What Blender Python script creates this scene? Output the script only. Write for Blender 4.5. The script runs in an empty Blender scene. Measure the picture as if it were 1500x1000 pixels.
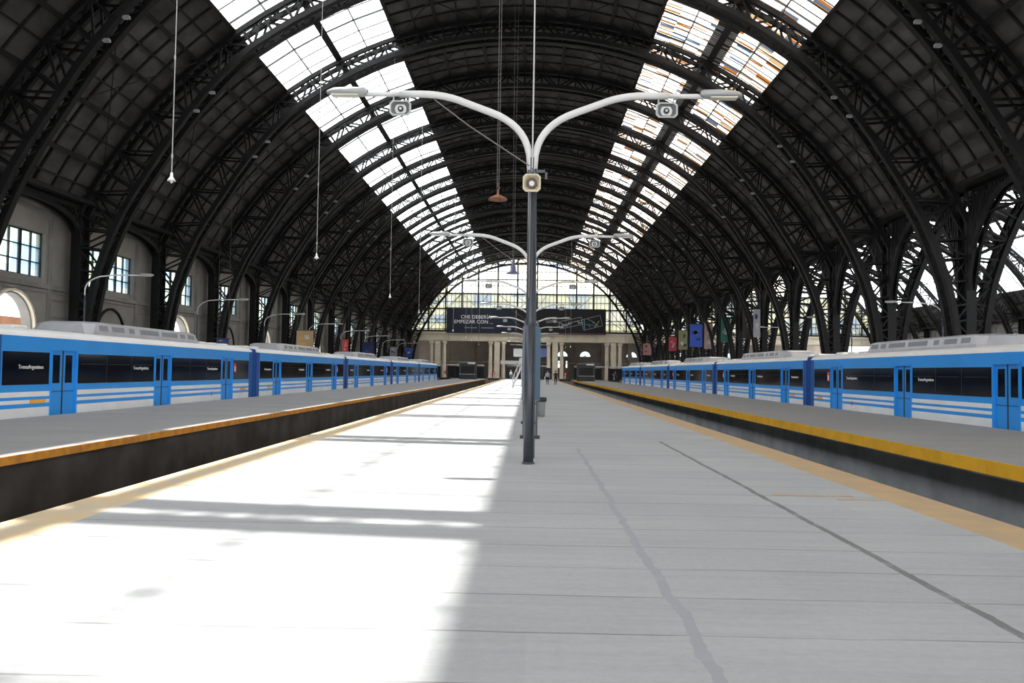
import bpy, bmesh, math, random
from mathutils import Vector, Matrix
random.seed(7)
C = bpy.context.scene
COL = C.collection
PI = math.pi
R = math.radians

# ------------------------------------------------------------ camera, sky, sun, exposure
F_PX, CX, CY = 1210.0, 750.0, 500.0
VPX, VPY, ROLL = 775.5, 544.3, R(0.8)
EYE = 1.55
cam_d = bpy.data.cameras.new('camera')
cam = bpy.data.objects.new('camera', cam_d); COL.objects.link(cam)
cam_d.sensor_width = 36.0
cam_d.lens = F_PX / 1500.0 * 36.0
cam_d.clip_start, cam_d.clip_end = 0.05, 2000
d = Vector(((VPX - CX) / F_PX, -(VPY - CY) / F_PX, -1)).normalized()      # world +Y seen by the camera
u = Vector((math.sin(ROLL), math.cos(ROLL), 0))
up = (u - u.dot(d) * d).normalized()                                     # world +Z seen by the camera
rx = d.cross(up)                                                         # world +X seen by the camera
rot = Matrix((rx, d, up))                                                # rows: world axes in camera space -> camera to world
cam.matrix_world = Matrix.Translation((0, 0, EYE)) @ rot.to_4x4()
C.camera = cam

W = bpy.data.worlds.new('world'); C.world = W; W.use_nodes = True
nt = W.node_tree; bg = nt.nodes['Background']
bg.inputs['Color'].default_value = (0.93, 0.96, 1.0, 1)
bg.inputs['Strength'].default_value = 4.8

sun_d = bpy.data.lights.new('sun', 'SUN'); sun = bpy.data.objects.new('sun', sun_d); COL.objects.link(sun)
sun_d.energy = 24.0; sun_d.angle = R(0.6); sun_d.color = (1.0, 0.96, 0.9)
SUN_DIR = Vector((0.3715, -0.33, -1.0))
sun.rotation_euler = SUN_DIR.to_track_quat('-Z', 'Y').to_euler()
sun.location = (-40, 80, 60)

C.view_settings.view_transform = 'Standard'; C.view_settings.look = 'None'
C.view_settings.gamma = 1.0; C.view_settings.use_curve_mapping = False
C.view_settings.exposure = 0.0
C.cycles.use_denoising = True
C.cycles.max_bounces = 8; C.cycles.diffuse_bounces = 4; C.cycles.transparent_max_bounces = 16
C.cycles.sample_clamp_indirect = 6.0

# ------------------------------------------------------------ materials
def mat(name, col, rough=0.7, metal=0.0, var=0.0, vscale=3.0, col2=None, spec=0.3, stretch=(1, 1, 1), bump=0.0):
    m = bpy.data.materials.new(name); m.use_nodes = True
    n = m.node_tree; b = n.nodes['Principled BSDF']
    b.inputs['Base Color'].default_value = (*col, 1)
    b.inputs['Roughness'].default_value = rough; b.inputs['Metallic'].default_value = metal
    b.inputs['Specular IOR Level'].default_value = spec
    if var > 0 or col2:
        tc = n.nodes.new('ShaderNodeNewGeometry'); mp = n.nodes.new('ShaderNodeMapping')
        mp.inputs['Scale'].default_value = stretch
        nz = n.nodes.new('ShaderNodeTexNoise'); nz.inputs['Scale'].default_value = vscale; nz.inputs['Detail'].default_value = 6
        rp = n.nodes.new('ShaderNodeValToRGB')
        c2 = col2 or tuple(c * (1 - var) for c in col)
        rp.color_ramp.elements[0].position = 0.35; rp.color_ramp.elements[1].position = 0.65
        rp.color_ramp.elements[0].color = (*c2, 1); rp.color_ramp.elements[1].color = (*col, 1)
        n.links.new(tc.outputs['Position'], mp.inputs['Vector']); n.links.new(mp.outputs[0], nz.inputs['Vector'])
        n.links.new(nz.outputs['Fac'], rp.inputs[0]); n.links.new(rp.outputs[0], b.inputs['Base Color'])
        if bump:
            bp = n.nodes.new('ShaderNodeBump'); bp.inputs['Strength'].default_value = bump
            n.links.new(nz.outputs['Fac'], bp.inputs['Height']); n.links.new(bp.outputs[0], b.inputs['Normal'])
    return m

def glass_mat(name, trans, trans_col, body_col, gloss=0.06, cells=None, stained=False):
    """pane: part clear, part milky, a little shine"""
    m = bpy.data.materials.new(name); m.use_nodes = True
    n = m.node_tree; n.nodes.clear()
    out = n.nodes.new('ShaderNodeOutputMaterial')
    tr = n.nodes.new('ShaderNodeBsdfTransparent'); tr.inputs[0].default_value = (*trans_col, 1)
    tl = n.nodes.new('ShaderNodeBsdfTranslucent'); tl.inputs[0].default_value = (*body_col, 1)
    gl = n.nodes.new('ShaderNodeBsdfGlossy'); gl.inputs['Roughness'].default_value = 0.1
    m1 = n.nodes.new('ShaderNodeMixShader'); m1.inputs[0].default_value = 1 - trans
    m2 = n.nodes.new('ShaderNodeMixShader'); m2.inputs[0].default_value = gloss
    n.links.new(tr.outputs[0], m1.inputs[1]); n.links.new(tl.outputs[0], m1.inputs[2])
    n.links.new(m1.outputs[0], m2.inputs[1]); n.links.new(gl.outputs[0], m2.inputs[2])
    n.links.new(m2.outputs[0], out.inputs[0])
    if cells:
        g = n.nodes.new('ShaderNodeNewGeometry'); mp = n.nodes.new('ShaderNodeVectorMath'); mp.operation = 'DIVIDE'
        mp.inputs[1].default_value = cells
        fl = n.nodes.new('ShaderNodeVectorMath'); fl.operation = 'FLOOR'
        wn = n.nodes.new('ShaderNodeTexWhiteNoise'); wn.noise_dimensions = '3D'
        rp = n.nodes.new('ShaderNodeValToRGB'); rp.color_ramp.interpolation = 'LINEAR'
        e = rp.color_ramp.elements
        e[0].position = 0; e[0].color = (trans_col[0] * 0.62, trans_col[1] * 0.7, trans_col[2] * 0.85, 1)
        e[1].position = 1; e[1].color = (*trans_col, 1)
        k = e.new(0.45); k.color = (trans_col[0], trans_col[1] * 0.95, trans_col[2] * 0.72, 1)
        if stained:
            rp.color_ramp.interpolation = 'CONSTANT'
            e[0].color = (0.34, 0.20, 0.09, 1); e[1].position = 0.09; e[1].color = (0.40, 0.33, 0.24, 1); e[2].position = 0.20; e[2].color = (*trans_col, 1)
            k = e.new(0.93); k.color = (0.15, 0.20, 0.25, 1)
            n.links.new(rp.outputs[0], tl.inputs[0])
        n.links.new(g.outputs['Position'], mp.inputs[0]); n.links.new(mp.outputs[0], fl.inputs[0])
        n.links.new(fl.outputs[0], wn.inputs['Vector']); n.links.new(wn.outputs['Value'], rp.inputs[0])
        n.links.new(rp.outputs[0], tr.inputs[0])
    return m

def floor_mat(name, base, dark, joints=True, strips=()):
    m = bpy.data.materials.new(name); m.use_nodes = True
    n = m.node_tree; L = n.links; b = n.nodes['Principled BSDF']
    b.inputs['Roughness'].default_value = 0.75; b.inputs['Specular IOR Level'].default_value = 0.25
    g = n.nodes.new('ShaderNodeNewGeometry')
    def noise(scale, stretch, detail=6, rough=0.6):
        mp = n.nodes.new('ShaderNodeMapping'); mp.inputs['Scale'].default_value = stretch
        nz = n.nodes.new('ShaderNodeTexNoise'); nz.inputs['Scale'].default_value = scale
        nz.inputs['Detail'].default_value = detail; nz.inputs['Roughness'].default_value = rough
        L.new(g.outputs['Position'], mp.inputs['Vector']); L.new(mp.outputs[0], nz.inputs['Vector']); return nz.outputs['Fac']
    def ramp(fac, p0, p1, c0, c1):
        r = n.nodes.new('ShaderNodeValToRGB'); r.color_ramp.elements[0].position = p0; r.color_ramp.elements[1].position = p1
        r.color_ramp.elements[0].color = (*c0, 1); r.color_ramp.elements[1].color = (*c1, 1); L.new(fac, r.inputs[0]); return r.outputs[0]
    def mix(fac, a, bb, mode='MIX'):
        x = n.nodes.new('ShaderNodeMix'); x.data_type = 'RGBA'; x.blend_type = mode
        if isinstance(fac, float): x.inputs[0].default_value = fac
        else: L.new(fac, x.inputs[0])
        for s, v in ((6, a), (7, bb)):
            if isinstance(v, tuple): x.inputs[s].default_value = (*v, 1)
            else: L.new(v, x.inputs[s])
        return x.outputs[2]
    def math_(op, a, b_=None, c_=None):
        x = n.nodes.new('ShaderNodeMath'); x.operation = op
        for i, v in enumerate((a, b_, c_)):
            if v is None: continue
            if isinstance(v, (int, float)): x.inputs[i].default_value = v
            else: L.new(v, x.inputs[i])
        return x.outputs[0]
    broad = ramp(noise(0.35, (0.5, 1.6, 1)), 0.3, 0.7, dark, base)
    streak = ramp(noise(1.0, (0.5, 9, 1), 8, 0.7), 0.32, 0.62, (0.90, 0.90, 0.89), (1, 1, 1))
    grain = ramp(noise(14, (1, 1, 1), 8, 0.75), 0.3, 0.65, (0.88, 0.88, 0.87), (1, 1, 1))
    c = mix(1.0, mix(1.0, broad, streak, 'MULTIPLY'), grain, 'MULTIPLY')
    sep = n.nodes.new('ShaderNodeSeparateXYZ'); L.new(g.outputs['Position'], sep.inputs[0])
    if joints:
        # boards laid across the platform: joints every 0.52 m, worn away in places
        wob = math_('MULTIPLY', math_('SUBTRACT', noise(0.6, (1, 0.3, 1), 3), 0.5), 0.10)
        yy = math_('ADD', sep.outputs[1], wob)
        fr = math_('ABSOLUTE', math_('SUBTRACT', math_('FRACT', math_('DIVIDE', yy, 0.83)), 0.5))
        line = math_('GREATER_THAN', fr, 0.487)
        row = math_('FLOOR', math_('DIVIDE', yy, 0.83))
        seg = math_('FLOOR', math_('DIVIDE', sep.outputs[0], 1.9))
        cmb = n.nodes.new('ShaderNodeCombineXYZ'); L.new(math_('ADD', row, 0.5), cmb.inputs[0]); L.new(seg, cmb.inputs[1])
        wn = n.nodes.new('ShaderNodeTexWhiteNoise'); wn.noise_dimensions = '3D'; L.new(cmb.outputs[0], wn.inputs['Vector'])
        worn = ramp(noise(0.8, (0.5, 1, 1), 4), 0.36, 0.52, (0.15, 0.15, 0.15), (1, 1, 1))
        lf = math_('MULTIPLY', math_('MULTIPLY', line, worn), 0.7)
        c = mix(lf, c, (0.12, 0.12, 0.12))
        tone = ramp(wn.outputs['Value'], 0, 1, (0.95, 0.95, 0.95), (1.0, 1.0, 0.99))
        c = mix(1.0, c, tone, 'MULTIPLY')
    for (x0, hw, amp, colr, y0, y1) in strips:
        wv = math_('MULTIPLY', math_('SUBTRACT', noise(1.2, (1, 1, 1), 6, 0.65), 0.5), amp)
        dx = math_('ABSOLUTE', math_('SUBTRACT', math_('ADD', sep.outputs[0], wv), x0))
        ins = math_('LESS_THAN', dx, hw)
        edge = math_('MULTIPLY', math_('GREATER_THAN', sep.outputs[1], y0), math_('LESS_THAN', sep.outputs[1], y1))
        pat = ramp(noise(3.0, (1, 0.7, 1), 6, 0.7), 0.30, 0.5, (0.35, 0.35, 0.35), (1, 1, 1))
        c = mix(math_('MULTIPLY', math_('MULTIPLY', ins, edge), pat), c, colr)
    L.new(c, b.inputs['Base Color'])
    bp = n.nodes.new('ShaderNodeBump'); bp.inputs['Strength'].default_value = 0.12; bp.inputs['Distance'].default_value = 0.01
    L.new(noise(9, (0.6, 3, 1), 8, 0.7), bp.inputs['Height']); L.new(bp.outputs[0], b.inputs['Normal'])
    return m

M = {}
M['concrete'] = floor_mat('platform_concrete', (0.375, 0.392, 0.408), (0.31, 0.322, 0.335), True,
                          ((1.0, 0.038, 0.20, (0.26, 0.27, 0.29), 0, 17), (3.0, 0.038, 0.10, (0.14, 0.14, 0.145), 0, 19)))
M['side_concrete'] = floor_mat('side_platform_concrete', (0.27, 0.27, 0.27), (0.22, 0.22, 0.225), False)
M['edge_yellow'] = mat('faded_yellow_edge', (0.40, 0.275, 0.14), 0.7, var=0.2, vscale=2.5, col2=(0.33, 0.25, 0.16))
M['edge_tan'] = mat('worn_tan_edge', (0.50, 0.38, 0.22), 0.7, vscale=1.5, col2=(0.42, 0.36, 0.27))
M['face_yellow'] = mat('yellow_lip_paint', (0.86, 0.46, 0.03), 0.55, var=0.18, vscale=2.0)
M['face_orange'] = mat('orange_lip_paint', (0.62, 0.27, 0.03), 0.6, vscale=4.0, col2=(0.40, 0.17, 0.03))
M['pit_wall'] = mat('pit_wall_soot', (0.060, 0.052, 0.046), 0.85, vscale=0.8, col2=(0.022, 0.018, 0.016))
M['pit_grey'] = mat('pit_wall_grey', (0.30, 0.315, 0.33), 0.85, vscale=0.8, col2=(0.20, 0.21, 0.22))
M['ballast'] = mat('ballast', (0.09, 0.085, 0.08), 0.95, vscale=6.0, col2=(0.03, 0.03, 0.03))
M['rail'] = mat('rail_steel', (0.20, 0.17, 0.15), 0.4, 0.8)
M['sleeper'] = mat('sleeper_wood', (0.07, 0.05, 0.04), 0.9, var=0.4, vscale=4)
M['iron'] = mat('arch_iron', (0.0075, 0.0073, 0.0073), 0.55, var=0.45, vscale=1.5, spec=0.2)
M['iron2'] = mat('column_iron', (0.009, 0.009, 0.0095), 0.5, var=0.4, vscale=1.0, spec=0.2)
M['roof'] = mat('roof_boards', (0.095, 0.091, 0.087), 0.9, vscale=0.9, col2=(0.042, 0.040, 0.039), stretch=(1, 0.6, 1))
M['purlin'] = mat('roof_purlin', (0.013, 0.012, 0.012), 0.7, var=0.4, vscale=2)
M['glass_roof'] = glass_mat('skylight_glass', 0.80, (0.97, 0.97, 0.97), (0.9, 0.92, 0.95))
M['glass_roof2'] = glass_mat('skylight_glass_stained', 0.75, (0.97, 0.93, 0.88), (0.9, 0.86, 0.8), cells=(0.9, 0.27, 40), stained=True)
M['glass_wall'] = glass_mat('frosted_wall_glass', 0.62, (0.86, 0.96, 0.98), (0.20, 0.23, 0.24), cells=(50, 1.4, 1.3))
M['glass_low'] = glass_mat('tinted_end_glass', 0.42, (0.82, 0.84, 0.80), (0.20, 0.21, 0.21), cells=(4.0, 50, 1.9))  # dimmer, tinted light from buildings outside is put into the pane colour
M['glass_end'] = glass_mat('end_wall_glass', 0.62, (0.98, 0.98, 0.95), (0.9, 0.9, 0.88), cells=(4.0, 50, 3.2))
M['wall'] = mat('plaster_wall', (0.30, 0.285, 0.26), 0.9, vscale=0.6, col2=(0.22, 0.21, 0.19))
M['wall_trim'] = mat('plaster_trim', (0.27, 0.255, 0.235), 0.85, var=0.3, vscale=1.0)
M['stone'] = mat('facade_stone', (0.80, 0.72, 0.56), 0.85, vscale=0.5, col2=(0.68, 0.61, 0.48))
M['hall'] = mat('hall_wall', (0.50, 0.43, 0.37), 0.9, vscale=0.4, col2=(0.40, 0.34, 0.29))
M['black_frame'] = mat('window_iron', (0.03, 0.032, 0.036), 0.5)
M['t_blue'] = mat('train_blue', (0.016, 0.30, 0.82), 0.32, spec=0.5, var=0.08, vscale=0.6)
M['t_door'] = mat('train_door_blue', (0.016, 0.285, 0.79), 0.3, spec=0.5)
M['t_dark'] = mat('train_dark_blue', (0.010, 0.075, 0.30), 0.5)
M['t_white'] = mat('train_white', (0.80, 0.81, 0.82), 0.4, spec=0.5, var=0.08, vscale=1.2)
M['t_roof'] = mat('train_roof_white', (0.70, 0.70, 0.69), 0.5, var=0.1, vscale=1.0)
M['t_ac'] = mat('air_unit_silver', (0.46, 0.47, 0.50), 0.35, 0.3, var=0.15, vscale=1.5)
M['t_grille'] = mat('air_unit_grille', (0.20, 0.21, 0.24), 0.6)
M['t_window'] = mat('train_window_glass', (0.005, 0.005, 0.006), 0.08, spec=0.12)
M['t_under'] = mat('underframe', (0.03, 0.03, 0.03), 0.7)
M['orange'] = mat('orange_plate', (0.85, 0.40, 0.02), 0.5)
M['red'] = mat('red_paint', (0.65, 0.03, 0.03), 0.5)
M['white'] = mat('white_paint', (0.8, 0.8, 0.8), 0.5)
M['lettering'] = mat('white_lettering', (0.8, 0.8, 0.8), 0.5)
M['pole'] = mat('lamp_pole_grey', (0.048, 0.056, 0.068), 0.42, 0.2, var=0.2, vscale=2.5, spec=0.5, stretch=(1, 1, 0.2))
M['arm'] = mat('lamp_arm_white', (0.62, 0.62, 0.61), 0.45, spec=0.4)
M['lamp_head'] = mat('lamp_head_grey', (0.36, 0.37, 0.37), 0.45, 0.2)
M['lamp_glass'] = mat('lamp_lens', (0.75, 0.72, 0.6), 0.25, spec=0.5)
M['speaker'] = mat('speaker_grey', (0.17, 0.175, 0.175), 0.55)
M['speaker_cream'] = mat('speaker_cream', (0.52, 0.47, 0.32), 0.55)
M['speaker_horn'] = mat('speaker_horn_pale', (0.60, 0.60, 0.58), 0.5)
M['speaker_throat'] = mat('speaker_throat_brown', (0.10, 0.06, 0.045), 0.5)
M['dark'] = mat('dark_grey', (0.03, 0.03, 0.033), 0.6)
M['cable'] = mat('pale_cable', (0.45, 0.45, 0.43), 0.6)
M['cable_dark'] = mat('dark_cable', (0.16, 0.15, 0.14), 0.7)
M['rust'] = mat('rust_shade', (0.30, 0.13, 0.07), 0.7, var=0.4, vscale=8)
M['bell'] = mat('bell_shade_slate', (0.13, 0.14, 0.22), 0.4, 0.3)
M['lamp_white'] = mat('lamp_white', (0.85, 0.85, 0.82), 0.35, spec=0.5)
M['bin'] = mat('bin_grey', (0.22, 0.23, 0.23), 0.5, var=0.15, vscale=6)
M['bin_lid'] = mat('bin_rim_black', (0.025, 0.026, 0.028), 0.5)
M['totem'] = mat('totem_blue', (0.035, 0.075, 0.12), 0.4)
M['totem_side'] = mat('totem_grey_blue', (0.10, 0.12, 0.15), 0.4)
M['indigo'] = mat('screen_indigo', (0.10, 0.12, 0.32), 0.4)
M['panel_white'] = mat('panel_white', (0.62, 0.63, 0.64), 0.5)
M['steel'] = mat('galvanised_steel', (0.6, 0.6, 0.6), 0.5, 0.1)
M['booth'] = mat('booth_dark', (0.05, 0.052, 0.05), 0.5)
M['booth_glass'] = mat('booth_glass', (0.02, 0.022, 0.022), 0.2, spec=0.1)
M['bill_navy'] = mat('billboard_navy', (0.012, 0.017, 0.03), 0.6)
M['bill_black'] = mat('billboard_black', (0.010, 0.010, 0.012), 0.55)
M['bill_line'] = mat('billboard_grey_ink', (0.30, 0.31, 0.32), 0.6)
M['bill_cyan'] = mat('billboard_cyan_ink', (0.10, 0.30, 0.36), 0.6)
M['skin'] = mat('skin', (0.48, 0.29, 0.20), 0.6)
M['hair'] = mat('hair_dark', (0.02, 0.015, 0.012), 0.6)

# ------------------------------------------------------------ mesh builder
class MB:
    def __init__(s): s.v = []; s.f = []; s.m = []; s.mats = []
    def mi(s, m):
        if m not in s.mats: s.mats.append(m)
        return s.mats.index(m)
    def add(s, vs, fs, m):
        o = len(s.v); s.v.extend([tuple(p) for p in vs]); k = s.mi(m)
        for f in fs: s.f.append(tuple(i + o for i in f)); s.m.append(k)
    def box(s, x0, x1, y0, y1, z0, z1, m):
        s.add([(x0, y0, z0), (x1, y0, z0), (x1, y1, z0), (x0, y1, z0), (x0, y0, z1), (x1, y0, z1), (x1, y1, z1), (x0, y1, z1)],
              [(0, 3, 2, 1), (4, 5, 6, 7), (0, 1, 5, 4), (1, 2, 6, 5), (2, 3, 7, 6), (3, 0, 4, 7)], m)
    def cbox(s, x0, x1, y0, y1, z0, z1, c, m):
        """box with its vertical and top edges chamfered"""
        def ring(i, z): return [(x0 + i, y0, z), (x1 - i, y0, z), (x1, y0 + i, z), (x1, y1 - i, z), (x1 - i, y1, z), (x0 + i, y1, z), (x0, y1 - i, z), (x0, y0 + i, z)]
        a = ring(c, z0); b = ring(c, z1 - c)
        t = [(min(max(p[0], x0 + c), x1 - c), min(max(p[1], y0 + c), y1 - c), z1) for p in b]
        f = [tuple(range(7, -1, -1)), tuple(range(16, 24))]
        for k in range(8):
            j = (k + 1) % 8
            f += [(k, j, 8 + j, 8 + k), (8 + k, 8 + j, 16 + j, 16 + k)]
        s.add(a + b + t, f, m)
    def bar(s, p, q, w, h, m, up=(0, 0, 1)):
        p = Vector(p); q = Vector(q); t = q - p
        if t.length < 1e-6: return
        t.normalize(); upv = Vector(up)
        a = t.cross(upv)
        if a.length < 1e-4: a = t.cross(Vector((0, 1, 0)))
        a.normalize(); b = a.cross(t); a *= w / 2; b *= h / 2
        s.add([p - a - b, p + a - b, p + a + b, p - a + b, q - a - b, q + a - b, q + a + b, q - a + b],
              [(0, 3, 2, 1), (4, 5, 6, 7), (0, 1, 5, 4), (1, 2, 6, 5), (2, 3, 7, 6), (3, 0, 4, 7)], m)
    def tube(s, pts, r, m, n=8, closed=False):
        pts = [Vector(p) for p in pts]; rs = r if isinstance(r, (list, tuple)) else [r] * len(pts)
        vs = []; fs = []; prev = None
        for i, p in enumerate(pts):
            t = (pts[min(i + 1, len(pts) - 1)] - pts[max(i - 1, 0)])
            if t.length < 1e-9: t = Vector((0, 0, 1))
            t.normalize()
            if prev is None:
                a = t.cross(Vector((0, 0, 1)))
                if a.length < 1e-3: a = t.cross(Vector((0, 1, 0)))
            else: a = prev - prev.dot(t) * t
            a.normalize(); prev = a; b = t.cross(a)
            for k in range(n):
                g = 2 * PI * k / n; vs.append(p + (a * math.cos(g) + b * math.sin(g)) * rs[i])
        for i in range(len(pts) - 1):
            for k in range(n):
                j = (k + 1) % n; fs.append((i * n + k, i * n + j, (i + 1) * n + j, (i + 1) * n + k))
        fs.append(tuple(range(n - 1, -1, -1))); e = (len(pts) - 1) * n; fs.append(tuple(range(e, e + n)))
        s.add(vs, fs, m)
    def lathe(s, prof, m, c=(0, 0, 0), n=16):
        vs = []; fs = []
        for r, z in prof:
            for k in range(n):
                g = 2 * PI * k / n; vs.append((c[0] + r * math.cos(g), c[1] + r * math.sin(g), c[2] + z))
        for i in range(len(prof) - 1):
            for k in range(n):
                j = (k + 1) % n; fs.append((i * n + k, i * n + j, (i + 1) * n + j, (i + 1) * n + k))
        fs.append(tuple(range(n - 1, -1, -1))); e = (len(prof) - 1) * n; fs.append(tuple(range(e, e + n)))
        s.add(vs, fs, m)
    def quad(s, a, b, c, d_, m): s.add([a, b, c, d_], [(0, 1, 2, 3)], m)
    def build(s, name, parent=None, smooth=False, loc=(0, 0, 0)):
        me = bpy.data.meshes.new(name); me.from_pydata(s.v, [], s.f)
        for m in s.mats: me.materials.append(m)
        me.polygons.foreach_set('material_index', s.m)
        if smooth: me.polygons.foreach_set('use_smooth', [True] * len(s.f))
        me.update()
        o = bpy.data.objects.new(name, me); COL.objects.link(o); o.location = loc
        if parent: o.parent = parent
        return o

def tag(o, label, cat, group=None):
    o['label'] = label; o['category'] = cat
    if group: o['group'] = group
    return o
def thing(name, label, cat, loc=(0, 0, 0), rz=0, group=None):
    o = bpy.data.objects.new(name, None); COL.objects.link(o)
    o.location = loc; o.rotation_euler = (0, 0, rz); o.empty_display_size = 0.3
    return tag(o, label, cat, group)
def struct(o): o['kind'] = 'structure'; return o
def dup(root, loc=None, rz=None, label=None, group=None, skip=()):
    r = root.copy(); COL.objects.link(r)
    if loc is not None: r.location = loc
    if rz is not None: r.rotation_euler = (0, 0, rz)
    if label: r['label'] = label
    if group: r['group'] = group
    for ch in list(root.children):
        if ch.name.split('.')[0] in skip: continue
        c = ch.copy(); COL.objects.link(c); c.parent = r
        for g in ch.children:
            e = g.copy(); COL.objects.link(e); e.parent = c
    return r
ORD = ['zeroth', 'first', 'second', 'third', 'fourth', 'fifth', 'sixth', 'seventh', 'eighth', 'ninth', 'tenth', 'eleventh', 'twelfth',
       'thirteenth', 'fourteenth', 'fifteenth', 'sixteenth', 'seventeenth', 'eighteenth', 'nineteenth', 'twentieth']

def fill_mesh(outer, holes, thick, m, name, xf):
    """flat outline with holes, given a thickness; xf maps (a, b, t) to the world"""
    cu = bpy.data.curves.new(name, 'CURVE'); cu.dimensions = '2D'; cu.fill_mode = 'BOTH'; cu.extrude = thick / 2
    for pts in [outer] + holes:
        sp = cu.splines.new('POLY'); sp.points.add(len(pts) - 1)
        for i, p in enumerate(pts): sp.points[i].co = (p[0], p[1], 0, 1)
        sp.use_cyclic_u = True
    o = bpy.data.objects.new(name, cu); COL.objects.link(o)
    dg = bpy.context.evaluated_depsgraph_get(); dg.update()
    me = bpy.data.meshes.new_from_object(o.evaluated_get(dg))
    bpy.data.objects.remove(o); bpy.data.curves.remove(cu)
    for v in me.vertices: v.co = xf(v.co)
    me.materials.clear(); me.materials.append(m)
    for p in me.polygons: p.material_index = 0; p.use_smooth = False
    bm = bmesh.new(); bm.from_mesh(me); bmesh.ops.recalc_face_normals(bm, faces=bm.faces); bm.to_mesh(me); bm.free()
    me.name = name
    o = bpy.data.objects.new(name, me); COL.objects.link(o)
    return o

def text_mesh(s, size, m, name='lettering', align='CENTER', depth=0.004):
    cu = bpy.data.curves.new(name, 'FONT'); cu.body = s; cu.size = size; cu.align_x = align; cu.extrude = depth; cu.resolution_u = 2
    o = bpy.data.objects.new(name, cu); COL.objects.link(o)
    dg = bpy.context.evaluated_depsgraph_get(); dg.update()
    me = bpy.data.meshes.new_from_object(o.evaluated_get(dg))
    bpy.data.objects.remove(o); bpy.data.curves.remove(cu)
    me.materials.clear(); me.materials.append(m)
    for p in me.polygons: p.material_index = 0
    return me

# ------------------------------------------------------------ layout constants
NX = -0.7                       # centre line of the nave
ZC = -1.75                      # height of the roof circle's centre
R_SKIN, R_OUT = 27.2, 26.85
PH_EAVE = 64.4
PH_VAL = 60.2                   # the roof stops here over the open columns
SK0, SK1 = 18.5, 36.0           # skylight band, degrees from the crown
COLX = 24.3
PITCH = 2 * COLX
Y0, BAY = 45.1, 9.7
RIBS = list(range(-4, 14))
YR = lambda k: Y0 + BAY * k
YEND = YR(13)                   # 171.2
YBACK, YFAR = -40.0, 206.0
YPIT = 163.0
def pol(ph, r): return (r * math.sin(R(ph)), ZC + r * math.cos(R(ph)))

# ------------------------------------------------------------ floor and platforms
P1, E1, P2, T2, B2 = 5.15, 0.66, 8.74, 14.68, 18.1
mb = MB(); mb.box(-P1 + E1, P1 - E1, YBACK, YFAR, -0.22, 0, M['concrete'])
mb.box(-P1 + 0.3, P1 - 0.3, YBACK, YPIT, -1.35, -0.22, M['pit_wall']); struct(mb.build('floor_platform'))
for i, sgn in enumerate((-1, 1)):
    mb = MB(); a, b = sorted((sgn * (P1 - E1), sgn * P1)); mb.box(a, b, YBACK, YPIT, -0.22, 0, M['edge_tan' if sgn < 0 else 'edge_yellow'])
    struct(mb.build('trim_%d' % (i + 1)))
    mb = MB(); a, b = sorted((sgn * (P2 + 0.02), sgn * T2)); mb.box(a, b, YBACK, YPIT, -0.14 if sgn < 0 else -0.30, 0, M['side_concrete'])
    lip = 0.06 if sgn < 0 else 0.6
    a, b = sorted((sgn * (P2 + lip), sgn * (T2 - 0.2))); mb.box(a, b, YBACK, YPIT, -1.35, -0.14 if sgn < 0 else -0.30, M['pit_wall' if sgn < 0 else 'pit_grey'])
    struct(mb.build('floor_side_platform'))
    mb = MB(); hgt = 0.15 if sgn < 0 else 0.27
    y = YBACK
    while y < YPIT:                                  # painted edge stones of the side platform
        y1 = min(y + 5.6, YPIT); a, b = sorted((sgn * P2, sgn * (P2 + 0.02)))
        mb.box(a, b, y + 0.006, y1 - 0.006, -hgt, -0.002, M['face_orange' if sgn < 0 else 'face_yellow']); y = y1
    struct(mb.build('trim_%d' % (i + 3)))
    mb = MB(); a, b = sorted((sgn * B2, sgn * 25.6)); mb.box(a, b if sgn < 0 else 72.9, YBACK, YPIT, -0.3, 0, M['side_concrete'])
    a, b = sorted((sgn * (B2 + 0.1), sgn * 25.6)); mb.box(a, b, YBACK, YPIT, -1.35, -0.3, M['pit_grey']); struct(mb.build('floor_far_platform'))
    # track beds
    for (xa, xb) in ((P1 - 0.4, P2 + (0.5 if sgn < 0 else 1.3)), (T2 - 0.3, B2 + 0.2)):
        a, b = sorted((sgn * xa, sgn * xb)); mb = MB(); mb.box(a, b, YBACK, YPIT, -1.55, -1.35, M['ballast']); struct(mb.build('floor_track_bed'))
        xc = sgn * ((P1 + P2) / 2 if xa < 10 else 16.36)
        tr = thing('railway_track', 'rails in the sunken track %s, %s side' % ('beside the central platform' if xa < 10 else 'under the train', 'windowed wall' if sgn < 0 else 'lattice column'), 'track', (xc, 0, -1.35))
        for s2 in (-1, 1):
            mb = MB(); mb.box(s2 * 0.838 - 0.035, s2 * 0.838 + 0.035, YBACK, YPIT - 5, 0.05, 0.2, M['rail']); mb.build('rail', tr)
        mb = MB(); y = YBACK
        while y < YPIT - 5: mb.box(-1.3, 1.3, y, y + 0.24, 0, 0.06, M['sleeper']); y += 1.6
        sl = mb.build('sleepers', tr); sl['kind'] = 'stuff'
mb = MB(); mb.box(3.17, 4.2, 10.80, 10.90, 0, 0.003, M['edge_yellow']); mb.box(3.9, 4.45, 10.5, 10.58, 0, 0.003, M['edge_yellow']); struct(mb.build('trim_8'))
mb = MB()
for (a, b) in ((-25.6, -P1 + E1), (P1 - E1, 73.5)): mb.box(a, b, YPIT, YFAR, -1.55, 0, M['side_concrete'])
struct(mb.build('floor_concourse'))

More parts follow.
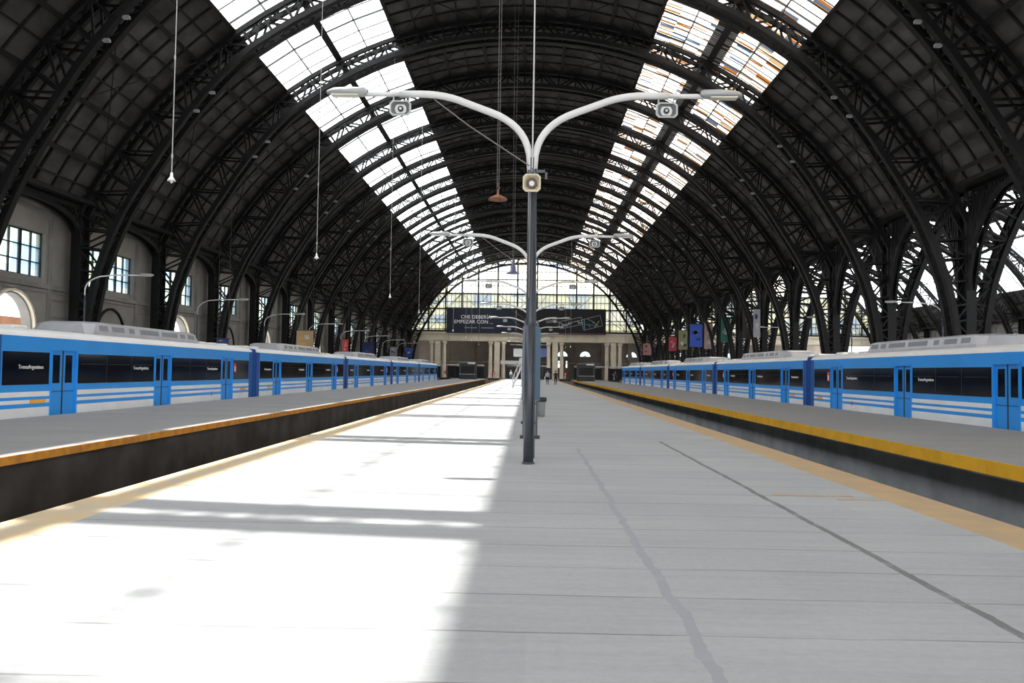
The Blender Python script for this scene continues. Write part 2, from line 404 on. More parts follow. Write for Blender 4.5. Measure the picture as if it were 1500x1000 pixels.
# ------------------------------------------------------------ roof skin, skylights, purlins
def arc_strip(mb, x0, ph0, ph1, r, t, y0, y1, m, n=10):
    pts = [ph0 + (ph1 - ph0) * i / n for i in range(n + 1)]
    vs = []; fs = []
    for ph in pts:
        for rr in (r, r + t):
            x, z = pol(ph, rr); vs += [(x0 + x, y0, z), (x0 + x, y1, z)]
    for i in range(n):
        a, b = i * 4, i * 4 + 4
        fs += [(a, a + 1, b + 1, b), (a + 2, b + 2, b + 3, a + 3), (a, b, b + 2, a + 2), (a + 1, a + 3, b + 3, b + 1)]
    fs += [(0, 2, 3, 1), (n * 4, n * 4 + 1, n * 4 + 3, n * 4 + 2)]
    mb.add(vs, fs, m)
wn_i = 0
for nave in (0, 1):
    cx = NX + nave * PITCH
    ph_r = PH_EAVE if nave else PH_VAL; ph_l = PH_VAL if nave else PH_EAVE; sk_r = 54.0 if nave else SK1
    mb = MB()
    arc_strip(mb, cx, -SK0, SK0, R_SKIN, 0.1, YBACK, YEND + 1.5, M['roof'], 12)
    arc_strip(mb, cx, -ph_l, -SK1, R_SKIN, 0.1, YBACK, YEND + 1.5, M['roof'], 10)
    arc_strip(mb, cx, sk_r, ph_r, R_SKIN, 0.1, YBACK, YEND + 1.5, M['roof'], 10)
    struct(mb.build('ceiling'))
    mb = MB()
    angs = [0, 3.1, 6.2, 9.3, 12.4, 15.4, SK0, 27.2, SK1, 38.8, 41.6, 44.4, 47.2, 50, 52.8, 55.6, 58.4, 61.2, 63.9]
    for a in angs:                                   # purlins running the length of the nave
        big = a in (SK0, 27.2, SK1, 0, 6.2, 12.4, 41.6, 47.2, 52.8, 58.4)
        for s in ((-1, 1) if a else (1,)):
            if s * a > ph_r or (nave and (a > ph_r or SK1 < s * a < sk_r)): continue
            x, z = pol(s * a, R_SKIN - 0.14); rad = Vector((math.sin(R(s * a)), 0, math.cos(R(s * a))))
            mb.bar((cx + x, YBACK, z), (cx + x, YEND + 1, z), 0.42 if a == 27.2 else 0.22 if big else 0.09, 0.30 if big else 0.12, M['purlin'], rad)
    for k in range(-8, 13):                          # sub-rafters between the arches
        for fr in (0.18, 0.34, 0.5, 0.66, 0.82):
            y = YR(k) + fr * BAY
            for (a0, a1) in ((-ph_l, -SK1), (-SK0, SK0), (sk_r, ph_r)):
                n = 8
                for i in range(n):
                    p = pol(a0 + (a1 - a0) * i / n, R_SKIN - 0.06); q = pol(a0 + (a1 - a0) * (i + 1) / n, R_SKIN - 0.06)
                    mb.bar((cx + p[0], y, p[1]), (cx + q[0], y, q[1]), 0.12 if fr == 0.5 else 0.08, 0.13, M['purlin'], (0, 1, 0))
        rods = ((-58.4, -41.6), (-SK1, -27.2), (-27.2, -SK0), (-SK0, -6.2), (-6.2, 6.2), (6.2, SK0), (SK0, 27.2), (27.2, SK1), (41.6, 58.4))
        for (a0, a1) in rods:                        # crossed wind-bracing rods
            for (ya, yb) in ((YR(k) + 0.6, YR(k + 1) - 0.6), (YR(k + 1) - 0.6, YR(k) + 0.6)):
                p = pol(a0, R_SKIN - 0.4); q = pol(a1, R_SKIN - 0.4)
                t_ = 0.014 if SK0 <= abs((a0 + a1) / 2) <= SK1 else 0.05
                mb.bar((cx + p[0], ya, p[1]), (cx + q[0], yb, q[1]), t_, t_, M['purlin'])
    struct(mb.build('trim_%d' % (5 + nave)))
    for s in (-1, 1):
        wn_i += 1
        a0, a1 = sorted((s * SK0, s * (sk_r if s > 0 else SK1)))
        mb = MB(); arc_strip(mb, cx, a0 + 0.2, a1 - 0.2, R_SKIN + 0.04, 0.012, YBACK, YEND + 1, M['glass_roof2' if s > 0 and not nave else 'glass_roof'], 8)
        w = struct(mb.build('window_%d' % wn_i))
        mb = MB()
        for f in (0.25, 0.75):
            p = pol(a0 + (a1 - a0) * f, R_SKIN - 0.03)
            mb.bar((cx + p[0], YBACK, p[1]), (cx + p[0], YEND + 1, p[1]), 0.06, 0.12, M['black_frame'])
        y = YBACK; j = 0
        while y < YEND + 1:
            n = 4; thick = 0.10 if j % 4 == 0 else 0.045
            for i in range(n):
                p = pol(a0 + (a1 - a0) * i / n, R_SKIN - 0.01); q = pol(a0 + (a1 - a0) * (i + 1) / n, R_SKIN - 0.01)
                mb.bar((cx + p[0], y, p[1]), (cx + q[0], y, q[1]), thick, 0.07, M['black_frame'], (0, 1, 0))
            y += BAY / 12 if s > 0 else BAY / 6; j += 1
        if s > 0:                                    # louvred strip along the middle of the stained skylight
            y = YBACK
            while y < YEND:
                p = pol(25.7, R_SKIN - 0.02); q = pol(28.7, R_SKIN - 0.02)
                mb.bar((cx + p[0], y, p[1]), (cx + q[0], y, q[1]), 0.16, 0.06, M['black_frame'], (0, 1, 0)); y += 0.27
        struct(mb.build('glazing_bars', w))

# ------------------------------------------------------------ lattice roof arches
RI = [(0, 25.75), (20, 25.8), (36, 25.7), (45, 25.25), (54, 24.8), (62, 24.75), (70, 24.55), (77, 24.2), (80.3, 24.15)]
def r_in(a):
    a = abs(a)
    for (a0, r0), (a1, r1) in zip(RI, RI[1:]):
        if a <= a1: return r0 + (r1 - r0) * (a - a0) / (a1 - a0)
    return RI[-1][1]
HW = 0.45
def make_arch():
    root = thing('roof_arch', 'x', 'roof arch')
    outers = {-HW: MB(), HW: MB()}; inners = {-HW: MB(), HW: MB()}; web = MB(); sof = MB()
    n = 44
    angs = [-PH_EAVE + 2 * PH_EAVE * i / n for i in range(n + 1)]
    po = [pol(a, R_OUT) for a in angs]; pi_ = [pol(a, r_in(a)) for a in angs]
    for y in (-HW, HW):
        outer, inner = outers[y], inners[y]
        for i in range(n):
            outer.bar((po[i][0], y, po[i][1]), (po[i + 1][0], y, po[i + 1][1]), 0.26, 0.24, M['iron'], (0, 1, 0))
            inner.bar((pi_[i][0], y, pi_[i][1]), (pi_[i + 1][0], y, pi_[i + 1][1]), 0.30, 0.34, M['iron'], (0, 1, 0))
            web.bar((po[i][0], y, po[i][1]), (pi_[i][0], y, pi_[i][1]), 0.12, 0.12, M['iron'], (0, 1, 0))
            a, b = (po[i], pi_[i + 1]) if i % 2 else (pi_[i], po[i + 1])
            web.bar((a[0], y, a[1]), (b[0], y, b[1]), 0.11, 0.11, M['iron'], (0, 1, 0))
    for i in range(n):                                # crossed lacing on the soffit and back
        for P in (pi_, po):
            sof.bar((P[i][0], -HW, P[i][1]), (P[i + 1][0], HW, P[i + 1][1]), 0.06, 0.05, M['iron'])
            sof.bar((P[i][0], HW, P[i][1]), (P[i + 1][0], -HW, P[i + 1][1]), 0.06, 0.05, M['iron'])
            if i % 2 == 0: sof.bar((P[i][0], -HW, P[i][1]), (P[i][0], HW, P[i][1]), 0.09, 0.09, M['iron'])
    # legs below the eaves: the inner rib runs down to meet the upright column
    for s in (-1, 1):
        legs = [pol(s * a, r_in(a)) for a in (PH_EAVE, 67, 70, 73, 75, 77, 78.7, 80.3)]
        col = COLX - 0.12
        for y in (-HW, HW):
            inner = inners[y]
            for i in range(len(legs) - 1):
                a, b = legs[i], legs[i + 1]
                inner.bar((a[0], y, a[1]), (b[0], y, b[1]), 0.30, 0.34, M['iron'], (0, 1, 0))
                web.bar((a[0], y, a[1]), (s * col, y, a[1] + 0.15), 0.10, 0.10, M['iron'], (0, 1, 0))
                p, q = ((s * col, a[1] + 0.15), b) if i % 2 else (a, (s * col, b[1] + 0.15))
                web.bar((p[0], y, p[1]), (q[0], y, q[1]), 0.09, 0.09, M['iron'], (0, 1, 0))
            inner.bar((legs[-1][0], y, legs[-1][1]), (s * (COLX - 0.18), y, 0.4), 0.20, 0.30, M['iron'], (0, 1, 0))
        for i in range(len(legs) - 1):
            a, b = legs[i], legs[i + 1]
            sof.bar((a[0], -HW, a[1]), (b[0], HW, b[1]), 0.06, 0.05, M['iron']); sof.bar((a[0], HW, a[1]), (b[0], -HW, b[1]), 0.06, 0.05, M['iron'])
    for y in (-HW, HW): outers[y].build('outer_chord', root); inners[y].build('inner_chord', root)
    web.build('web_lacing', root); sof.build('soffit_lacing', root)
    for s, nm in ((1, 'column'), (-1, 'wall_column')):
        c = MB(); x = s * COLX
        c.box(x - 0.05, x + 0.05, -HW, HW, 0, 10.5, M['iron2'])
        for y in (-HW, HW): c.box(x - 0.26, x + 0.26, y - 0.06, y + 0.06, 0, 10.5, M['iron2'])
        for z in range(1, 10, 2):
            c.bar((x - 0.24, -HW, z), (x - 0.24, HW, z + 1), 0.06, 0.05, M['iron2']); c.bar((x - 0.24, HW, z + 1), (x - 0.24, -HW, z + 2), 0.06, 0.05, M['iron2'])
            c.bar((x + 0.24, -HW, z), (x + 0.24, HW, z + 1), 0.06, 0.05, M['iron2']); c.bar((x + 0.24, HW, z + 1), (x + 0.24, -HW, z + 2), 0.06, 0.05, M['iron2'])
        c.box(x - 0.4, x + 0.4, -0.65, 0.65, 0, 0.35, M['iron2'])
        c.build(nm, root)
    return root
arch0 = make_arch()
for j, k in enumerate(reversed(RIBS)):
    lab = 'dark lattice iron roof arch, %s from the glazed end wall' % ORD[j + 1] if j else 'dark lattice iron roof arch standing against the glazed end wall'
    if j == 0: arch0.location = (NX, YR(k), 0); arch0['label'] = lab; arch0['group'] = 'iron arches of the main hall'
    else: dup(arch0, (NX, YR(k), 0), label=lab)
for j, k in enumerate(reversed(RIBS[4:])):
    dup(arch0, (NX + PITCH, YR(k), 0), group='iron arches of the neighbouring hall', skip=('wall_column',),
        label='lattice iron roof arch of the neighbouring hall beyond the columns, %s from its end wall' % ORD[j + 1])

# arched brackets between the columns
def make_bracket(rise0, rise1, top):
    root = thing('arch_bracket', 'x', 'bracket')
    n = 16; half = BAY / 2 - HW
    ys = [-half + 2 * half * i / n for i in range(n + 1)]
    zs = [rise0 + (rise1 - rise0) * max(0, 1 - abs(y / half) ** 2.1) ** 0.62 for y in ys]
    rim = MB(); lac = MB(); tc = MB()
    for x in (-0.18, 0.18):
        for i in range(n):
            rim.bar((x, ys[i], zs[i]), (x, ys[i + 1], zs[i + 1]), 0.14, 0.26, M['iron2'])
            if zs[i] < top - 0.3:
                lac.bar((x, ys[i], zs[i]), (x, ys[i], top), 0.08, 0.08, M['iron2'])
            if min(zs[i], zs[i + 1]) < top - 0.3:
                lac.bar((x, ys[i], zs[i]), (x, ys[i + 1], top), 0.07, 0.07, M['iron2']); lac.bar((x, ys[i + 1], zs[i + 1]), (x, ys[i], top), 0.07, 0.07, M['iron2'])
        tc.bar((x, -half, top), (x, half, top), 0.14, 0.26, M['iron2'])
    rim.build('arch_rim', root); lac.build('lacing', root); tc.build('top_rail', root)
    return root
bR = make_bracket(6.3, 11.35, 11.65); bL = make_bracket(8.9, 10.0, 10.2)
for j, k in enumerate(reversed(RIBS[3:-1])):
    y = YR(k) + BAY / 2
    lr = 'arched lattice bracket linking two open side columns, %s bay from the end wall' % ORD[j + 1]
    ll = 'shallow dark arched bracket above a wall window, %s bay from the end wall' % ORD[j + 1]
    if j == 0:
        for b, x, l, g in ((bR, NX + COLX, lr, 'brackets between the open columns'), (bL, NX - COLX, ll, 'brackets along the windowed wall')):
            b.location = (x, y, 0); b['label'] = l; b['group'] = g
    else:
        dup(bR, (NX + COLX, y, 0), label=lr); dup(bL, (NX - COLX, y, 0), label=ll)
# valley gutters closing the roof at the column lines
mb = MB()
for x in (NX - COLX, NX + COLX + PITCH): mb.box(x - 0.75, x + 0.75, YBACK, YEND + 1.5, 10.38, 10.6, M['purlin'])
mb.box(NX + COLX - 0.95, NX + COLX + 0.95, YBACK, YEND + 1.5, 11.75, 11.95, M['purlin'])
struct(mb.build('trim_7'))

# floodlights on the arches
fl = MB(); fl.box(-0.15, 0.15, -0.10, 0.10, -0.16, -0.03, M['speaker']); fl.box(-0.12, 0.12, -0.08, 0.08, -0.17, -0.16, M['lamp_head']); fl.box(-0.02, 0.02, -0.02, 0.02, -0.03, 0.02, M['dark'])
fl0 = None
for k in range(-1, 9):
    for s in (-1, 1):
        for a, nm in ((42.6, 'upper'), (45.6, 'lower')):
            x, z = pol(s * a, r_in(a) - 0.2)
            lab = '%s white floodlight box under the %s arch from the end wall, %s side' % (nm, ORD[13 - k + 1], 'windowed wall' if s < 0 else 'open column')
            if fl0 is None: fl0 = fl.build('floodlight'); o = fl0
            else: o = fl0.copy(); COL.objects.link(o)
            o.location = (NX + x, YR(k) - 0.38, z); tag(o, lab, 'floodlight', 'floodlights under the roof arches')

# ------------------------------------------------------------ side walls
def arch_pts(c, w, z0, z1, n=12):
    r = w / 2; pts = [(c - r, z0), (c + r, z0)]
    return pts + [(c + r * math.cos(PI * i / n), z1 - r + r * math.sin(PI * i / n)) for i in range(n + 1)]
def side_wall(X, name, inward, wi):
    wins, doors, niches = [], [], []
    for k in RIBS[:-1]:
        c = YR(k) + BAY / 2
        wins.append((c, 5.4, 6.1, 8.45))
        (doors if k % 2 else niches).append(c)
    holes = [[(c - w / 2, a), (c + w / 2, a), (c + w / 2, b), (c - w / 2, b)] for c, w, a, b in wins]
    holes += [arch_pts(c, 3.4, 0.02, 5.1) for c in doors]
    outer = [(YBACK, 0), (YEND + 1.5, 0), (YEND + 1.5, 10.45), (YBACK, 10.45)]
    w = fill_mesh(outer, holes, 0.5, M['wall'], name, lambda p: Vector((X + p.z, p.x, p.y))); struct(w)
    mb = MB(); s = inward; xs = X + s * 0.25
    def bx(y0, y1, z0, z1, d_): a, b = sorted((xs, xs + s * d_)); mb.box(a, b, y0, y1, z0, z1, M['wall_trim'])
    bx(YBACK, YEND, 5.55, 5.8, 0.14); bx(YBACK, YEND, 5.35, 5.5, 0.07); bx(YBACK, YEND, 9.7, 10.0, 0.16)
    for k in RIBS:
        for d_ in (-1.75, 1.75):
            bx(YR(k) + d_ - 0.16, YR(k) + d_ + 0.16, 0, 9.7, 0.10)
        for z in (3.0, 4.1, 5.0): bx(YR(k) - 1.6, YR(k) + 1.6, z, z + 0.07, 0.06)
    for c in niches:                                # blind arches
        pts = arch_pts(c, 3.4, 0.02, 5.0)[2:]
        for p, q in zip(pts, pts[1:]): mb.bar((xs + s * 0.03, p[0], p[1]), (xs + s * 0.03, q[0], q[1]), 0.14, 0.14, M['iron'], (1, 0, 0))
    for c in doors:
        pts = arch_pts(c, 3.7, 0.02, 5.25)[2:]
        for p, q in zip(pts, pts[1:]): mb.bar((xs + s * 0.03, p[0], p[1]), (xs + s * 0.03, q[0], q[1]), 0.12, 0.3, M['stone'], (1, 0, 0))
    struct(mb.build('wall_mouldings', w))
    for c, ww, a, b in wins:
        wi += 1
        mb = MB(); mb.box(X - 0.008, X + 0.008, c - ww / 2, c + ww / 2, a, b, M['glass_wall'])
        wo = struct(mb.build('window_%d' % wi))
        mb = MB()
        for i in range(7):
            y = c - ww / 2 + ww * i / 6; t = 0.09 if i in (0, 2, 4, 6) else 0.03
            mb.box(X - 0.06, X + 0.06, y - t, y + t, a, b, M['black_frame'])
        for z, t in ((a, 0.06), (a + 0.78, 0.025), (a + 1.56, 0.025), (b, 0.06)): mb.box(X - 0.06, X + 0.06, c - ww / 2, c + ww / 2, z - t, z + t, M['black_frame'])
        struct(mb.build('window_frame', wo))
    return wi
wn_i = side_wall(NX - COLX - 0.95, 'wall_left', 1, wn_i)
wn_i = side_wall(NX + COLX + PITCH + 0.95, 'wall_right', -1, wn_i)
# arcade building seen through the open arches of the left wall
mb = MB(); mb.box(-31, -30.6, YBACK, YEND, 0, 4.35, mat('brown_arcade', (0.28, 0.13, 0.075), 0.9, var=0.4, vscale=0.8)); struct(mb.build('wall_outside'))

# ------------------------------------------------------------ glazed end walls and concourse
YW = YEND + 0.9
def lunette(cx, idx, beam_hi=9.65):
    zs0 = beam_hi
    a_end = math.degrees(math.acos((zs0 - ZC) / (R_SKIN - 0.05)))
    outline = [(pol(-a_end + 2 * a_end * i / 40, R_SKIN - 0.05)) for i in range(41)]
    zl = 17.7; al = math.degrees(math.acos((zl - ZC) / (R_SKIN - 0.05)))
    hi = [pol(-al + 2 * al * i / 30, R_SKIN - 0.05) for i in range(31)]
    lo = [pol(-a_end + (a_end - al) * i / 12, R_SKIN - 0.05) for i in range(13)] + [pol(al + (a_end - al) * i / 12, R_SKIN - 0.05) for i in range(13)]
    o = fill_mesh([(cx + x, z) for x, z in hi], [], 0.02, M['glass_end'], 'window_%d' % idx, lambda p: Vector((p.x, YW + p.z, p.y))); struct(o)
    o2 = fill_mesh([(cx + x, z) for x, z in lo], [], 0.02, M['glass_low'], 'lower_glazing', lambda p: Vector((p.x, YW + p.z, p.y))); o2.parent = o; struct(o2)
    mb = MB()
    ztop = lambda x: ZC + math.sqrt(max(0, (R_SKIN - 0.05) ** 2 - (x - cx) ** 2))
    xr = lambda z: math.sqrt(max(0, (R_SKIN - 0.05) ** 2 - (z - ZC) ** 2))
    xs = [-20.5, -17.0, -13.6, -10.2, -6.1, -2.0, 2.1, 6.2, 10.3, 13.9, 17.3, 20.7]
    def vbar(x, t):
        if ztop(x) > zs0 + 0.3: mb.box(x - t, x + t, YW - 0.1, YW + 0.1, zs0, ztop(x), M['black_frame'])
    for x in xs: vbar(cx + x, 0.15)
    xx = -24.0
    while xx < 24: vbar(cx + xx, 0.03); xx += 0.82
    for z, t in ((zs0 + 0.15, 0.22), (zs0 + 1.9, 0.05), (12.3, 0.06), (14.5, 0.14), (16.0, 0.05), (17.7, 0.16), (19.4, 0.05), (20.7, 0.09), (22.4, 0.05), (23.9, 0.08)):
        mb.box(cx - xr(z), cx + xr(z), YW - 0.12, YW + 0.12, z - t, z + t, M['black_frame'])
    for (x0, z0, x1, z1) in ((-20.5, 10, -13.6, 17.7), (-13.6, 17.7, -10.2, 14.5), (-10.2, 14.5, -6.1, 20.7), (-17, 14.5, -10.2, 21), (-6.1, 17.7, -2, 14.5), (-2, 14.5, 2.1, 17.7),
                           (2.1, 14.5, 6.2, 20.7), (6.2, 20.7, 10.3, 14.5), (10.3, 14.5, 13.9, 17.7), (20.7, 10, 13.9, 14.5), (13.9, 17.7, 10.3, 21), (17.3, 14.5, 20.7, 10), (-20.5, 14, -17, 10)):
        mb.bar((cx + x0, YW - 0.14, z0), (cx + x1, YW - 0.14, z1), 0.09, 0.09, M['black_frame'], (0, 1, 0))
    # lattice walkway rail along the foot of the glass
    for i in range(-58, 58):
        x = cx + i * 0.4
        if abs(x - cx) < xr(zs0 + 0.5): mb.bar((x, YW - 0.4, zs0), (x + 0.4, YW - 0.4, zs0 + 0.55), 0.05, 0.05, M['black_frame'], (0, 1, 0)); mb.bar((x + 0.4, YW - 0.4, zs0), (x, YW - 0.4, zs0 + 0.55), 0.05, 0.05, M['black_frame'], (0, 1, 0))
    mb.box(cx - 23.4, cx + 23.4, YW - 0.46, YW - 0.34, zs0 + 0.52, zs0 + 0.66, M['black_frame'])
    struct(mb.build('window_frame', o))
    # beam of the facade
    mb = MB(); mb.box(cx - 24.2, cx + 24.2, YW - 0.3, YW + 0.7, 7.75, zs0, M['stone']); mb.box(cx - 24.2, cx + 24.2, YW - 0.55, YW + 0.7, 9.3, zs0, M['stone'])
    mb.box(cx - 24.2, cx + 24.2, YW - 0.42, YW + 0.7, 7.95, 8.15, M['stone'])
    for x in (-22, -16.3, -10, -3.8, 2.2, 8.6, 14.6, 20.5): mb.box(cx + x - 0.05, cx + x + 0.05, YW - 0.34, YW - 0.3, 8.15, 9.3, M['hall'])
    struct(mb.build('wall_beam'))
wn_i += 1; lunette(NX, wn_i); wn_i += 1; lunette(NX + PITCH, wn_i)

pillar_x = [-19.2, -6.8, 5.3, 17.4]
def make_pillar():
    root = thing('stone_pillar', 'x', 'pillar')
    mb = MB(); z = 0
    while z < 7.7:                                   # rusticated courses
        h = min(0.66, 7.7 - z); mb.cbox(-0.58, 0.58, -0.4, 0.5, z + 0.03, z + h - 0.03, 0.04, M['stone']); mb.box(-0.52, 0.52, -0.34, 0.45, z, z + h, M['stone']); z += h
    mb.build('shaft', root)
    for s in (-1, 1):
        mb = MB(); mb.lathe([(0.52, 0), (0.52, 0.3), (0.42, 0.5), (0.40, 3), (0.36, 6.8), (0.36, 7.0), (0.46, 7.15), (0.54, 7.3), (0.54, 7.7)], M['stone'], (s * 1.35, 0, 0), 16)
        mb.build('side_column', root, True)
    return root
pil0 = make_pillar()
plab = ['beige stone pillar with twin columns at the end of the windowed-wall side', 'beige stone pillar with twin columns behind the sunlit half of the platform',
        'banded beige stone pillar with twin columns beside the walking pair', 'banded beige stone pillar with twin columns beside the end of the train by lattice columns']
for i, x in enumerate(pillar_x):
    if i == 0: pil0.location = (x, YW + 0.1, 0); pil0['label'] = plab[0]; pil0['group'] = 'stone pillars of the end facade'
    else: dup(pil0, (x, YW + 0.1, 0), label=plab[i])
# concourse hall behind
holes = []
LUN = [-22.5, -10.5, 1.4, 7.9, 13.4, 24.6, 36.2, 48.0]
YB = 200.0
lun = lambda c: [(c - 1.25, 5.4), (c + 1.25, 5.4)] + [(c + 1.25 * math.cos(PI * i / 12), 5.4 + 1.25 * math.sin(PI * i / 12)) for i in range(1, 12)]
lunx = [c for c in LUN if c > 0]
w = fill_mesh([(-27, 0), (74, 0), (74, 11), (-27, 11)], [lun(c) for c in lunx] + [[(6.9, 2.7), (7.6, 2.7), (7.6, 4.2), (6.9, 4.2)], [(8.8, 2.7), (9.1, 2.7), (9.1, 4.2), (8.8, 4.2)]], 0.5, M['hall'], 'wall_back', lambda p: Vector((p.x, YB + p.z, p.y))); struct(w)
for c in lunx:
    wn_i += 1
    o = fill_mesh(lun(c), [], 0.02, M['glass_wall'], 'window_%d' % wn_i, lambda p: Vector((p.x, YB + p.z, p.y))); struct(o)
    mb = MB()
    for i in range(1, 8): mb.bar((c, YB - 0.05, 5.4), (c + 1.25 * math.cos(PI * i / 8), YB - 0.05, 5.4 + 1.25 * math.sin(PI * i / 8)), 0.05, 0.06, M['black_frame'], (0, 1, 0))
    for i in range(12): mb.bar((c + 0.4 * math.cos(PI * i / 12), YB - 0.05, 5.4 + 0.4 * math.sin(PI * i / 12)), (c + 0.4 * math.cos(PI * (i + 1) / 12), YB - 0.05, 5.4 + 0.4 * math.sin(PI * (i + 1) / 12)), 0.06, 0.06, M['black_frame'], (0, 1, 0))
    struct(mb.build('window_frame', o))
mb = MB(); mb.box(-27, 74, YW + 0.7, YB, 9.4, 9.8, M['hall']); mb.box(-27, 74, YB - 0.6, YB - 0.2, 3.6, 3.9, M['stone'])
for x in (-20, -13.7, -7.4, -1.1, 5.2, 11.5, 17.8, 24.1): mb.box(x - 0.5, x + 0.5, YB - 0.6, YB - 0.25, 0, 9.4, M['hall'])
struct(mb.build('ceiling_hall'))
mb = MB(); mb.box(-27.3, -26.9, YW, YB, 0, 9.8, M['hall']); struct(mb.build('wall_hall_side'))
for s, x in ((-1, NX - COLX - 0.9),):
    mb = MB(); mb.box(x - 1.8, x + 1.6, YW - 0.2, YW + 0.4, 0, 10, M['stone']); struct(mb.build('wall_end_pier'))

# billboards over the facade
def board(name, label, x0, x1, z0, z1, y, m):
    root = thing(name, label, 'billboard', ((x0 + x1) / 2, y, z0)); hw = (x1 - x0) / 2
    mb = MB(); mb.box(-hw, hw, 0, 0.12, 0, z1 - z0, m); mb.build('panel', root)
    mb = MB()
    for a, b, c, d_ in ((-hw, hw, -0.08, 0), (-hw, hw, z1 - z0, z1 - z0 + 0.08), ): mb.box(a, b, -0.03, 0.14, c, d_, M['dark'])
    mb.box(-hw - 0.08, -hw, -0.03, 0.14, -0.08, z1 - z0 + 0.08, M['dark']); mb.box(hw, hw + 0.08, -0.03, 0.14, -0.08, z1 - z0 + 0.08, M['dark'])
    mb.build('frame', root)
    mb = MB()
    for x in (-hw * 0.8, 0, hw * 0.8): mb.bar((x, 0.12, (z1 - z0) * 0.8), (x, YW - y - 0.1, (z1 - z0) * 0.8), 0.08, 0.08, M['dark'])
    mb.build('bracket', root)
    return root
YBD = YW - 1.1
b1 = board('billboard', 'long navy billboard with white capital lettering over the end facade', -17.3, -3.0, 9.45, 14.6, YBD, M['bill_navy'])
def put_text(s, size, x, z, parent, m, y=-0.02, tilt=0, nm='lettering'):
    o = bpy.data.objects.new(nm, text_mesh(s, size, m)); COL.objects.link(o); o.parent = parent
    o.location = (x, y, z); o.rotation_euler = (PI / 2, tilt, 0); return o
put_text('CHE DEBERÍA', 1.05, -1.1, 2.95, b1, M['lettering']); put_text('EMPEZAR CON ...', 1.05, -1.6, 1.95, b1, M['lettering'])
mb = MB()
for (a, b) in ((-3.4, -1.0), (0.1, 2.6)):
    x = a
    while x < b: mb.box(x, x + 0.16, -0.02, 0.0, 0.95, 1.17, M['bill_line']); x += 0.26
mb.build('small_print', b1)
b2 = board('billboard', 'long black billboard with slanted grey and teal sketches over the end facade', -2.8, 15.6, 9.45, 14.6, YBD, M['bill_black'])
def tilted_panel(cx, cz, w, h, tilt, nm, cols):
    mb = MB(); ca, sa = math.cos(tilt), math.sin(tilt)
    def P(a, b): return (cx + a * ca - b * sa, -0.012, cz + a * sa + b * ca)
    E = [(-w / 2, -h / 2), (w / 2, -h / 2), (w / 2, h / 2), (-w / 2, h / 2)]
    for i in range(4): mb.bar(P(*E[i]), P(*E[(i + 1) % 4]), 0.10, 0.02, cols[0], (0, 1, 0))
    rnd = random.Random(int(cx * 10 + 99))
    for i in range(7):
        a, b = rnd.uniform(-w / 2, w / 2), rnd.uniform(-h / 2, h / 2); a2, b2_ = rnd.uniform(-w / 2, w / 2), rnd.uniform(-h / 2, h / 2)
        mb.bar(P(a, b), P(a2, b2_), rnd.uniform(0.1, 0.2), 0.02, cols[i % len(cols)], (0, 1, 0))
    return mb
tilted_panel(2.0, 2.3, 4.8, 1.5, 0.22, 'sketch', (M['bill_line'],)).build('sketch', b2)
tilted_panel(6.4, 2.4, 4.0, 2.2, 0.25, 'sketch', (M['bill_line'], M['bill_cyan'], M['bill_cyan'])).build('sketch', b2)
tilted_panel(-2.0, 2.9, 2.2, 1.0, 0.1, 'sketch', (M['bill_line'],)).build('sketch', b2)
mb = MB(); mb.box(-9.1, 9.1, -0.02, 0, 0.05, 0.2, mat('billboard_plum', (0.16, 0.07, 0.13), 0.6)); mb.build('coloured_edge', b2)

